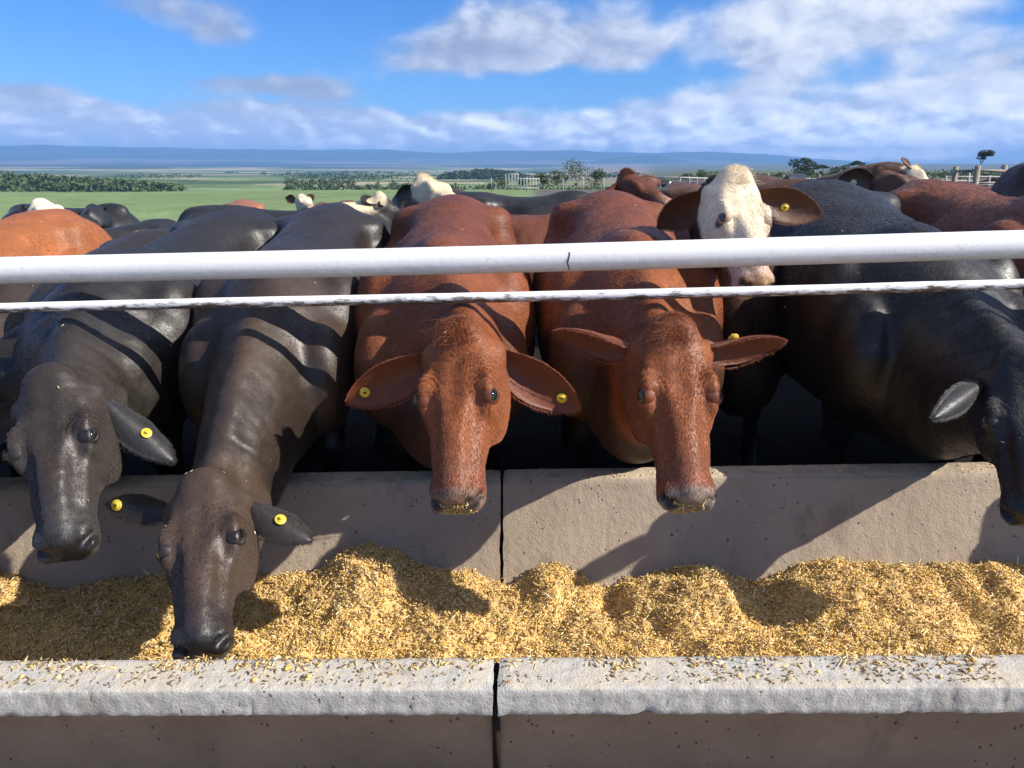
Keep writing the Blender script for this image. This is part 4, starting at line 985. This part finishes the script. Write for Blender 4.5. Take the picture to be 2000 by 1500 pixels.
FRONT = 'cattle at the feed trough'; BACK = 'cattle standing behind the front row'
def dY(p, dy):  # helper for ear tips given by pixel and distance
    return at(p[0], p[1], dy)
def front_cows():
    # black cow, head turned down to the left
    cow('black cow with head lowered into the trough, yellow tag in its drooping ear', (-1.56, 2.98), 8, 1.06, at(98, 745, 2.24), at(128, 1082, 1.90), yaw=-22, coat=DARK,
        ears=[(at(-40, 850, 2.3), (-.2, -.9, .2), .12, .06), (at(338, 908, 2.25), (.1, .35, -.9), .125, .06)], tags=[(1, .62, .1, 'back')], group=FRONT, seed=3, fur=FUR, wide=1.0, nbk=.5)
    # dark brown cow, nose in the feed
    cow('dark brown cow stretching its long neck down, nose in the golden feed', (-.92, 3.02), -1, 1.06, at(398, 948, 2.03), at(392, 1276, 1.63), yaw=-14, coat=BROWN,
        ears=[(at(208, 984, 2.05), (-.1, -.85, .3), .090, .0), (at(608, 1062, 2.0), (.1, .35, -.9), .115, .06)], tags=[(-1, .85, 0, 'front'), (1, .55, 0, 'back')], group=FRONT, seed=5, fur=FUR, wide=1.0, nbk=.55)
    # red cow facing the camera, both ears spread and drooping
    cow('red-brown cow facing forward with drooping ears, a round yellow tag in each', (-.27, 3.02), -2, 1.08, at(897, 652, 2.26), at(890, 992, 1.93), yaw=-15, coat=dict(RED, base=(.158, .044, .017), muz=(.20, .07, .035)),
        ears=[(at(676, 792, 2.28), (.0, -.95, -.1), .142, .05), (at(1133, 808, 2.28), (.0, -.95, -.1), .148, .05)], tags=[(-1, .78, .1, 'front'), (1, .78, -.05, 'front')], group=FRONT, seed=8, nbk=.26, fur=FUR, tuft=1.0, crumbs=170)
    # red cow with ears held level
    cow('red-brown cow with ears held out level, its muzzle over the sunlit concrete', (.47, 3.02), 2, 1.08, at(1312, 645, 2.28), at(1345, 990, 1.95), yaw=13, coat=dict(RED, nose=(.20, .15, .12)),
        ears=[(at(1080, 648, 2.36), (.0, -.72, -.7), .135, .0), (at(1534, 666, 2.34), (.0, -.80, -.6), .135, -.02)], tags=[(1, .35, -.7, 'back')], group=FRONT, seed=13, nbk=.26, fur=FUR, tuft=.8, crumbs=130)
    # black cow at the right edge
    cow('big black cow at the right edge with its left flank in deep shade', (1.57, 3.02), 2, 1.10, at(1992, 705, 2.2), at(2016, 1022, 1.93), yaw=6, coat=dict(BLACK, ear=(.075, .075, .08)),  # grey ear colour paints in the backlit sheen on black hair
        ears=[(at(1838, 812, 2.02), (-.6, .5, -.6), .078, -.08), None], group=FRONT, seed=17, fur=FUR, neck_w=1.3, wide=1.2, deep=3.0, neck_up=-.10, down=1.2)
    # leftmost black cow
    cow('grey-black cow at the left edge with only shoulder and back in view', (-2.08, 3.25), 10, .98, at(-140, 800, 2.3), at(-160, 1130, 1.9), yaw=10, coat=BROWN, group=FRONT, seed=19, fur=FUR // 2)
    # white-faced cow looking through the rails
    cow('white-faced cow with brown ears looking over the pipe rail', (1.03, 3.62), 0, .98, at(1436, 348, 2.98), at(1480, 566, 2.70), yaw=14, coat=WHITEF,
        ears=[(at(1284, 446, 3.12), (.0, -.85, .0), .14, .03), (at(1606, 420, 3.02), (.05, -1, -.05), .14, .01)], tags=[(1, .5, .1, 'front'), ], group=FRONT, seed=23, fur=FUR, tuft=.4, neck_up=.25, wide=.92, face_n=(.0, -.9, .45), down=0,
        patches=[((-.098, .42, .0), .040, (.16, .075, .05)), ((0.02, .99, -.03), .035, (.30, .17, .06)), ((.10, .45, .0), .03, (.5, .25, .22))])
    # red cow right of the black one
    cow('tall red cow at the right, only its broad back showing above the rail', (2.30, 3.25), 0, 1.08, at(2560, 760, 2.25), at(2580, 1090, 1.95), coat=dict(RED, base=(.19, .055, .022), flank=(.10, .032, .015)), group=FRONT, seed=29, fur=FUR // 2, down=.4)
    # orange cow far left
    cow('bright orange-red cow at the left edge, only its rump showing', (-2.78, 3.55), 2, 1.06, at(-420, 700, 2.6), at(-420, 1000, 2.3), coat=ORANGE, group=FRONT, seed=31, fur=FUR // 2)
FUR = 210000
front_cows()

# ------------------------------------------------------------------ second row and far cattle
def back_cows():
    def hd(p, Y, m, Ym): return dict(P=at(*p, Y), Mz=at(*m, Ym))
    # side-on black cow with a pale crest, behind the two dark ones
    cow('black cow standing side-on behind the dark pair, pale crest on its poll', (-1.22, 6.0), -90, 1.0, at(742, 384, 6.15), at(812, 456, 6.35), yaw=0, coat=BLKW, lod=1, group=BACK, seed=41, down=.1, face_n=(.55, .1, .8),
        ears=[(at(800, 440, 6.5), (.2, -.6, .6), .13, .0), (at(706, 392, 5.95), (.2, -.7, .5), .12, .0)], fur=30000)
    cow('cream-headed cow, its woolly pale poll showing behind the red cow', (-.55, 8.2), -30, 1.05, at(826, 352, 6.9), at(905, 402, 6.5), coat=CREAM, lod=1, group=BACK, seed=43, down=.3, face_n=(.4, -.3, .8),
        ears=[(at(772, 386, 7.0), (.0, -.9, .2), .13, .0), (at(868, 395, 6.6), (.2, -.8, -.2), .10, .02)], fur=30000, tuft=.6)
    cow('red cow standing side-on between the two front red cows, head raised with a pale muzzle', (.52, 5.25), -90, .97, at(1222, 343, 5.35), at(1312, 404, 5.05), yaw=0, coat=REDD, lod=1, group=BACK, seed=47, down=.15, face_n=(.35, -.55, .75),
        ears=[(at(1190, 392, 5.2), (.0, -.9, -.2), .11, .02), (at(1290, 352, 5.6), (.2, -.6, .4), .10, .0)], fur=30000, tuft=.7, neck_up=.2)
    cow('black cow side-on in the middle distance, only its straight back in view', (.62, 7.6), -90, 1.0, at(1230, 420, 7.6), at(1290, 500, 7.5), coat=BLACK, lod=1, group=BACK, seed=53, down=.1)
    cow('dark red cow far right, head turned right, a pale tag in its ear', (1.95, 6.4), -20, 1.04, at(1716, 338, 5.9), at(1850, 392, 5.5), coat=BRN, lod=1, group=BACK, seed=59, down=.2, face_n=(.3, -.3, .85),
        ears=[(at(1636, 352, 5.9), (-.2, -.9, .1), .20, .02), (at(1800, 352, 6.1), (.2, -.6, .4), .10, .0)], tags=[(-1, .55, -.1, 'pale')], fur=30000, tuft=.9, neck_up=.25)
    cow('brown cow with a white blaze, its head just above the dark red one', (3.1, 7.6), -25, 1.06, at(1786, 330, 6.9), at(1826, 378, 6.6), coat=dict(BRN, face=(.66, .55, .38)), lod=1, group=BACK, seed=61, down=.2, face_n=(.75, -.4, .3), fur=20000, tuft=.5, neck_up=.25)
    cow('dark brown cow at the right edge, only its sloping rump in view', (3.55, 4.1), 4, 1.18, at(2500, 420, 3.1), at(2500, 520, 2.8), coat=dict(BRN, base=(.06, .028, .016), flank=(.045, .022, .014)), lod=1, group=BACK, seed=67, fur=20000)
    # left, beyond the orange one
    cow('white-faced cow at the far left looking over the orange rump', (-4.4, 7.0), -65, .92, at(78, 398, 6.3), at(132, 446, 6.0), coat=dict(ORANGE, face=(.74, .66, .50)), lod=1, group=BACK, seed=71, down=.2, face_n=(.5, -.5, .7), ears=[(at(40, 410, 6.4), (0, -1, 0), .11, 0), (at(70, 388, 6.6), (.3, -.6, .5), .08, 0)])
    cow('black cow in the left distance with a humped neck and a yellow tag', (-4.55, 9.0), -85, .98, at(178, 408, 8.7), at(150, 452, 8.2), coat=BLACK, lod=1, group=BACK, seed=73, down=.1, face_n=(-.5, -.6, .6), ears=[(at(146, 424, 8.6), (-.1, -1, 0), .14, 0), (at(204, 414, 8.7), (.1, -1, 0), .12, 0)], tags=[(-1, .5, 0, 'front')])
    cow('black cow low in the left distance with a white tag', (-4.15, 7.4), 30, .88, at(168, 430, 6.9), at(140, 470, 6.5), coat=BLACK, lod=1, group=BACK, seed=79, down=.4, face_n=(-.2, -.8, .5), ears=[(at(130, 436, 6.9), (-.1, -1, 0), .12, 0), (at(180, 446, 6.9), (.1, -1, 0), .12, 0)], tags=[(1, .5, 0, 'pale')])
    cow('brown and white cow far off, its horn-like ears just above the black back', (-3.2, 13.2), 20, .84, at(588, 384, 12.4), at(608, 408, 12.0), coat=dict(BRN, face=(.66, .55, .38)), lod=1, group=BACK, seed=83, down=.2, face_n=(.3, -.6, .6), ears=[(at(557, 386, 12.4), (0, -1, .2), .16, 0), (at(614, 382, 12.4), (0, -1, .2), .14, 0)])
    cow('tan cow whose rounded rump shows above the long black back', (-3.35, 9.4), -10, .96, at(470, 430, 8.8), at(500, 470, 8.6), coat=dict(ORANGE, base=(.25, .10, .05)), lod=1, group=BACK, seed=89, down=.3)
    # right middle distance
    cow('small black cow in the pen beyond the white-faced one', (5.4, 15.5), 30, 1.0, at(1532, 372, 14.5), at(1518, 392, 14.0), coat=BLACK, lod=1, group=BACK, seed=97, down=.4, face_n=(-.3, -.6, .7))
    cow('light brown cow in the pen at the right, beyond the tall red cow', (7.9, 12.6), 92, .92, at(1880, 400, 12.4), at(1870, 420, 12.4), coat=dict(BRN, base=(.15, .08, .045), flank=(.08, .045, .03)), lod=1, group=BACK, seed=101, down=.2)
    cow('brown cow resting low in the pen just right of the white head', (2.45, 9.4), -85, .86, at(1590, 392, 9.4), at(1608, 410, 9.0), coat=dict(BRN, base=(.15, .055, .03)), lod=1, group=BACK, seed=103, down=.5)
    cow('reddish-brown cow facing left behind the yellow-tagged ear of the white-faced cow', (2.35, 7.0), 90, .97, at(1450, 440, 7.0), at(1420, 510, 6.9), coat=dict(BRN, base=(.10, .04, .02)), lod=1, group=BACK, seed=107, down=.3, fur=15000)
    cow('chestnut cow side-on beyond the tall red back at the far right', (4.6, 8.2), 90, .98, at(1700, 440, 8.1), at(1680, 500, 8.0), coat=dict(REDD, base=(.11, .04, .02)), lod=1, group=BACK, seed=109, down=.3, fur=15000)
back_cows()
def copy_thing(root, loc, rz, label=None, group=None):
    r = root.copy(); C.objects.link(r); r.location = loc; r.rotation_euler = (0, 0, rz)
    if label: r['label'] = label
    if group: r['group'] = group
    for ch in list(root.children):
        c = ch.copy(); C.objects.link(c); c.parent = r
    return r
def far_cattle():
    rg = np.random.default_rng(77)
    kinds = []
    x0, y0 = 14.0, 92.0
    for i, (ct, nm) in enumerate(((BLKW, 'black'), (dict(BRN, base=(.07, .03, .018)), 'dark brown'), (dict(BLKW, crest=(.0, .0, .0), face=(.7, .66, .6)), 'white-faced black'))):
        if nm == 'black': ct = {k: v for k, v in ct.items() if k != 'crest'}
        if 'face' in ct: ct = {k: v for k, v in ct.items() if k != 'crest'}
        x = x0 + i * 3.0; I = cow('%s cow in the far herd along the skyline, a few pixels tall' % nm, (x, y0), 90, 1.0, (x - .95, y0 - .2, 1.25 - 1.0), (x - 1.35, y0 - .25, .95 - 1.0), coat=ct, lod=2, group='far herd on the skyline', seed=200 + i, down=.0, face_n=(-.3, -.3, .8), ears=[0, 0])
        kinds.append(I['root'])
    org = [k.location.copy() for k in kinds]
    spots = []
    for i in range(64):
        px = rg.uniform(1292, 1562) if i < 46 else rg.uniform(1560, 1720); Y = rg.uniform(92, 150)
        spots.append((px, Y))
    spots += [(1930, 62), (1955, 64), (1975, 60), (1992, 66), (1940, 70)]
    for n, (px, Y) in enumerate(spots):
        k = int(rg.choice([0, 0, 1, 2])) if n < 64 else 1
        x = (px - 1000) / FPX * Y * .972; z = float(ground_z(x, Y))
        rz = rg.uniform(0, 2 * math.pi)
        if n < 3: k = n; r = kinds[n]; r.location = (x, Y, z); r.rotation_euler = (0, 0, rz)
        else:
            if n >= 64: copy_thing(kinds[k], (x, Y, z), rz, 'dark brown cow in the small bunch beyond the right-hand fence', 'small bunch beyond the fence')
            else: copy_thing(kinds[k], (x, Y, z), rz)
far_cattle()

# ------------------------------------------------------------------ fences
M_WOODP = plain('weathered_post', (.30, .26, .21), .85, .35, 6)
M_PALE = plain('pale_pen_rail', (.40, .38, .35), .8, .25, 5)
M_GATE = plain('white_gate_paint', (.58, .57, .55), .7, .2, 5)
def gxy(px, Y, py=340):
    d = at(px, py, Y); return d[0], d[1]
def fence(name, label, pts, post_h, post_r, step, rails_z, rail_r, mat, cat='fence', group=None):
    """posts (each a part) and rails between way-points on the ground"""
    p0 = np.array([*pts[0], 0.0]); root = empty(name, (p0[0], p0[1], float(ground_z(*pts[0]))), 0, label, cat, group); off = np.array(root.location)
    poly = [np.array(p, float) for p in pts]; posts = []
    for a, b in zip(poly, poly[1:]):
        L = np.linalg.norm(b - a); k = max(1, int(round(L / step)))
        posts += [a + (b - a) * i / k for i in range(k)]
    posts.append(poly[-1]); posts = posts[:100]
    g = [np.array([p[0], p[1], float(ground_z(*p))]) for p in posts]
    for p in g:
        mb = MB(); mb.tube([p - off - [0, 0, .2], p - off + [random.uniform(-.03, .03), 0, post_h * random.uniform(.95, 1.05)]], [post_r, post_r * .9], 7); mb.build('post', mat, root)
    for z in rails_z:
        mb = MB(); mb.tube([p - off + [0, 0, z] for p in g], rail_r, 6); mb.build('rail', mat, root)
    return root
def fences():
    G_ = 'pen fences at the right'
    fence('pen_fence', 'grey wooden pen fence with one thick leaning post, nearest on the right', [gxy(1866, 21), gxy(1907, 19.0), gxy(1960, 21), gxy(2060, 24)], 1.42, .075, 2.2, (.55, .95, 1.25), .035, M_WOODP, group=G_)
    fence('pen_fence', 'grey pole fence standing a little beyond the thick leaning post', [gxy(1850, 34), gxy(1935, 36), gxy(2050, 38)], 1.35, .05, 2.4, (.5, .9, 1.25), .03, M_PALE, group=G_)
    fence('pen_fence', 'pale rail fence crossing the dark pens under the skyline herd', [gxy(1225, 64), gxy(1330, 60), gxy(1390, 72), gxy(1560, 74), gxy(1760, 78)], 1.25, .05, 3.2, (1.15,), .055, M_PALE, group=G_)
    fence('pen_fence', 'long pale fence just below the skyline herd', [gxy(1290, 100), gxy(1480, 92), gxy(1640, 88), gxy(1900, 88)], 1.3, .06, 5, (.7, 1.2), .06, M_PALE, group=G_)
    fence('pen_fence', 'dark post fence behind the small black cow', [gxy(1500, 40), gxy(1560, 42), gxy(1640, 44), gxy(1720, 44)], 1.3, .05, 1.5, (.4, .8), .018, M_WOODP, group=G_)
    fence('pen_fence', 'low post fence running across the middle below the white gate', [gxy(960, 66), gxy(1100, 64), gxy(1180, 60)], 1.1, .05, 2.8, (.5, .9), .02, M_PALE, group='middle fences')
    # white loading gate
    x, y = gxy(988, 62); root = empty('loading_gate', (x, y, float(ground_z(x, y))), 0, 'white barred loading gate standing at the field edge in the middle distance', 'gate')
    for i in range(12):
        mb = MB(); h = 1.15 if i < 5 else .85; mb.tube([[i * .235, 0, .22], [i * .235, 0, .22 + h]], .028, 6); mb.build('bar', M_GATE, root)
    for z, a, b in ((.3, 0, 2.6), (1.0, 0, 2.6), (1.35, 0, 1.0)):
        mb = MB(); mb.tube([[a, 0, z], [b, 0, z]], .03, 6); mb.build('rail', M_GATE, root)
    for i, (px, lb) in enumerate(((1556, 'white painted cattle hurdle left of the others by the dark post fence'), (1592, 'white painted cattle hurdle between its two neighbours by the dark post fence'), (1620, 'white painted cattle hurdle right of the others by the dark post fence'))):
        x, y = gxy(px, 46); root = empty('cattle_hurdle', (x, y, float(ground_z(x, y))), 0, lb, 'panel', 'white cattle hurdles')
        for k in range(3):
            mb = MB(); mb.box([k * .26, 0, .72], [.07, .05, .52 - .1 * (k == 1)]); mb.build('upright', M_GATE, root)
        mb = MB(); mb.box([.26, .06, .92], [.62, .05, .09]); mb.build('crossbar', M_GATE, root)
fences()

# ------------------------------------------------------------------ trees
def leaf_mat(name, c1, c2):
    m, T, b = mat_new(name); a = T.new('ShaderNodeAttribute', attribute_name='Col').outputs[0]
    r = T.new('ShaderNodeNewGeometry').outputs['Random Per Island']
    col = T.mix(r, (*c1, 1), (*c2, 1)); setp(T, b, Base_Color=T.mix(1.0, col, a, 'MULTIPLY'), Roughness=.75, Specular_IOR_Level=.2); return m
M_LEAF = leaf_mat('bush_leaves', (.045, .075, .025), (.105, .135, .05))
M_LEAFD = leaf_mat('acacia_leaves', (.030, .055, .022), (.07, .10, .038))
M_BARK = plain('grey_bark', (.19, .16, .135), .9, .3, 3)
def leaves(c, size, rg, col):
    """n small leaf-clump quads at centres c"""
    n = len(c); a = rg.normal(0, 1, (n, 3)); a /= np.linalg.norm(a, axis=1)[:, None]; b = rg.normal(0, 1, (n, 3)); b -= a * (a * b).sum(1)[:, None]; b /= np.linalg.norm(b, axis=1)[:, None]
    s1 = size * rg.uniform(.5, 1.2, n)[:, None]; s2 = size * rg.uniform(.3, .8, n)[:, None]
    v = np.stack([c - a * s1, c - b * s2 * .8, c + a * s1, c + b * s2], 1).reshape(-1, 3)
    return v, np.arange(4 * n).reshape(n, 4), np.repeat(np.asarray(col) * np.ones((n, 3)), 4, 0)
def tree(name, label, px, Y, h, lobes, n, size, trunk, mat, group, seed):
    rg = np.random.default_rng(seed); x, y = gxy(px, Y); z = float(ground_z(x, y)); root = empty(name, (x, y, z), 0, label, 'tree', group)
    mb = MB(); lean = np.array(trunk['lean']) * h; r0 = trunk['r']
    tp = [np.array([0, 0, -.3]), lean * .35 + [0, 0, h * trunk['fork'] * .5], lean * .7 + [0, 0, h * trunk['fork']]]
    mb.tube(tp, [r0 * 1.25, r0, r0 * .75], 8)
    for (lx, ly, lz, rx, ry, rz) in lobes:
        c = np.array([lx, ly, lz]) * h; mid = (tp[-1] + c) / 2 + rg.normal(0, .03 * h, 3) - [0, 0, .04 * h]; mb.tube([tp[-1] - [0, 0, r0], mid, c], [r0 * .55, r0 * .4, r0 * .15], 6)
    mb.build('trunk', M_BARK, root, True)
    cs = []
    w = np.array([l[3] * l[4] * l[5] for l in lobes]) ** .6; w /= w.sum()
    for l, k in zip(lobes, (w * n).astype(int)):
        d = rg.normal(0, 1, (k, 3)); d /= np.linalg.norm(d, axis=1)[:, None]; rr = rg.uniform(.35, 1.08, k)[:, None] ** .6
        p = np.array(l[:3]) * h + d * rr * np.array(l[3:]) * h; keep = vnoise(p, seed, 3, 3.2 / (h * .18)) > .40; cs.append(p[keep])
    c = np.concatenate(cs); v, q, col = leaves(c, size, rg, 1.0)
    obj('crown', mesh_np('crown', v, q, False, col), mat, root); return root
def trees():
    flat = lambda a: [(a[0] + dx, dy, a[1] + dz, rx, rx, rz) for dx, dy, dz, rx, rz in ((0, 0, 0, .26, .085), (-.2, .05, -.05, .17, .06), (.2, -.05, -.02, .18, .06), (.02, .1, .06, .16, .05))]
    tree('acacia_tree', 'lone thin-trunked tree with a lopsided flat crown against the sky at the right', 1908, 120, 5.8, [(.16, 0, .92, .19, .16, .075), (.07, 0, .87, .12, .1, .06), (.27, 0, .90, .12, .1, .065), (.01, 0, .80, .09, .07, .04), (.11, 0, .79, .07, .06, .04)], 2000, .11, dict(lean=(.10, 0, 0), fork=.66, r=.085), M_LEAFD, 'trees along the skyline', 1)
    tree('acacia_tree', 'broad dark-crowned tree standing over the far herd, largest of the skyline trees', 1566, 175, 5.6, [(0, 0, .72, .42, .35, .24), (-.35, 0, .78, .22, .2, .15), (.32, 0, .66, .3, .25, .22), (.0, -.1, .42, .4, .3, .22), (.1, 0, .9, .2, .2, .10)], 2600, .20, dict(lean=(0, 0, 0), fork=.3, r=.16), M_LEAFD, 'trees along the skyline', 2)
    tree('acacia_tree', 'small umbrella-shaped tree right beside the broad dark-crowned tree', 1603, 180, 4.4, flat((.02, .82)) + [(.0, 0, .5, .12, .1, .08)], 1000, .17, dict(lean=(.02, 0, 0), fork=.6, r=.10), M_LEAFD, 'trees along the skyline', 3)
    tree('acacia_tree', 'pale thin-leaved tree left of the brown cow heads on the skyline', 1640, 200, 4.8, [(0, 0, .62, .38, .3, .2), (.3, 0, .72, .3, .25, .16), (-.3, 0, .6, .3, .25, .16)], 1100, .2, dict(lean=(0, 0, 0), fork=.4, r=.1), M_LEAF, 'trees along the skyline', 4)
    tree('acacia_tree', 'dark flat-topped tree peeping over the brown cow with the tag', 1672, 190, 5.2, flat((0, .86)) + [(.25, 0, .62, .25, .2, .2)], 1300, .19, dict(lean=(0, 0, 0), fork=.5, r=.1), M_LEAFD, 'trees along the skyline', 5)
    tree('round_bush', 'round bush on the skyline left of the broad dark-crowned tree', 1524, 185, 2.6, [(0, 0, .5, .55, .4, .42)], 500, .18, dict(lean=(0, 0, 0), fork=.2, r=.08), M_LEAFD, 'trees along the skyline', 6)
    rg = np.random.default_rng(9)
    lbs = ['leafy grey-green tree just left of the red cow with the pale muzzle', 'tall bushy tree at the middle of the field edge', 'squat green tree beside the tall bushy one', 'dark round tree behind the white loading gate', 'thin bare-looking tree near the white loading gate', 'low bush at the field edge right of the gate', 'small dark tree alone in the pale field', 'flat-topped shrub on the skyline right of the red head', 'dark shrub on the skyline above the pen rails', 'spreading shrub on the skyline near the white-faced cow']
    for i, (px, Y, h, k) in enumerate(((1160, 110, 3.0, 2), (1128, 120, 4.4, 3), (1090, 118, 3.0, 2), (984, 150, 3.0, 1), (1018, 140, 2.6, 1), (1060, 105, 2.2, 2), (958, 190, 2.8, 1), (1300, 170, 3.0, 2), (1340, 180, 2.8, 2), (1375, 175, 3.2, 2))):
        lob = [(rg.uniform(-.3, .3), rg.uniform(-.1, .1), rg.uniform(.45, .8), rg.uniform(.25, .42), .3, rg.uniform(.18, .3)) for _ in range(2 + k)]
        tree('field_tree', lbs[i], px, Y, h, lob, 800, .15, dict(lean=(0, 0, 0), fork=.3, r=.08), M_LEAF if i % 2 else M_LEAFD, 'trees at the field edge', 20 + i)
def woods():
    rg = np.random.default_rng(5)
    def wood(name, label, spots, size, mat=M_LEAF):
        vs, qs, cs, tot = [], [], [], 0
        for (x, y, r, h, k) in spots:
            z = float(ground_z(x, y)); d = rg.normal(0, 1, (k, 3)); d /= np.linalg.norm(d, axis=1)[:, None]; d[:, 2] = np.abs(d[:, 2])
            c = np.array([x, y, z]) + d * rg.uniform(.6, 1.05, (k, 1)) * np.array([r, r, h])
            v, q, col = leaves(c, size * (y / 400.0) ** .8, rg, rg.uniform(.75, 1.2)); vs.append(v); qs.append(q + tot); cs.append(col); tot += len(v)
        o = obj(name, mesh_np(name, np.concatenate(vs), np.concatenate(qs), False, np.concatenate(cs)), mat); tag(o, label, 'woodland', kind='stuff')
    L = []
    for _ in range(900):
        px = rg.uniform(-160, 340); f = np.clip((330 - px) / 330, 0, 1.3); Y = rg.uniform(520, 600 + 190 * f)
        x = (px - 1000) / FPX * Y * .97; L.append((x, Y, rg.uniform(5, 9), rg.uniform(3.5, 5 + 8 * min(f, 1)), 34))
    wood('left_wood'.replace('left_', 'scrub_'), 'dark scrubby woodland bordering the green field at the left', L, 1.4)
    L = []
    for _ in range(330):
        px = rg.uniform(560, 1180); Y = rg.uniform(330, 620) if px < 820 else rg.uniform(230, 520)
        if px < 700 and rg.uniform() < .55: Y = rg.uniform(560, 900)
        x = (px - 1000) / FPX * Y * .97; L.append((x, Y, rg.uniform(3, 6), rg.uniform(2.5, 5.5), 34))
    wood('bush_belt', 'belt of green bush across the middle of the plain behind the field', L, .95)
    L = []
    for _ in range(260):
        px = rg.uniform(1290, 2150); Y = rg.uniform(240, 420); x = (px - 1000) / FPX * Y * .97; L.append((x, Y, rg.uniform(1.5, 4), rg.uniform(1.2, 3.0 if px < 1800 else 4.2), 26))
    wood('skyline_bush', 'thin grey-green bush along the flat skyline at the right', L, .62)
    L = []
    for _ in range(420):
        px = rg.uniform(-200, 1250); Y = rg.choice([1100, 1350, 1700, 2300, 3000]) * rg.uniform(.97, 1.03); x = (px - 1000) / FPX * Y * .97; w = rg.uniform(10, 40)
        if vnoise(np.array([[px / 90., Y / 300.]]), 3, 2)[0] < .5: continue
        L.append((x, Y, w, rg.uniform(3, 8), 26))
    wood('distant_bush', 'broken lines of bush on the hazy plain below the mountains', L, 1.1)
    # dark wooded knoll in the middle distance
    L = []
    for _ in range(150):
        t = rg.uniform(-1, 1); px = 945 + 80 * t; Y = rg.uniform(1150, 1300); x = (px - 1000) / FPX * Y * .97; L.append((x, Y, rg.uniform(8, 16), 6 + 9 * (1 - t * t), 30))
    wood('wooded_knoll', 'dark wooded knoll rising from the pale fields in the middle', L, 1.2, M_LEAFD)
trees(); woods()

# ------------------------------------------------------------------ the air: pale haze over the plain
def haze():
    mb = MB(); mb.box([0, 7600, 195], [34000, 17200, 470])
    m = bpy.data.materials.new('haze_air'); m.use_nodes = True; T = NT(m.node_tree); T.n.clear()
    out = T.new('ShaderNodeOutputMaterial'); pv = T.new('ShaderNodeVolumePrincipled')
    pv.inputs['Color'].default_value = (.27, .53, 1.0, 1); pv.inputs['Density'].default_value = HAZE; pv.inputs['Anisotropy'].default_value = .0
    T.l.new(pv.outputs[0], out.inputs['Volume'])
    o = mb.build('haze', m); tag(o, kind='stuff'); o['label'] = 'thin blue haze in the air between the field and the mountains'; o['category'] = 'haze'
HAZE = 1.2e-4
haze()
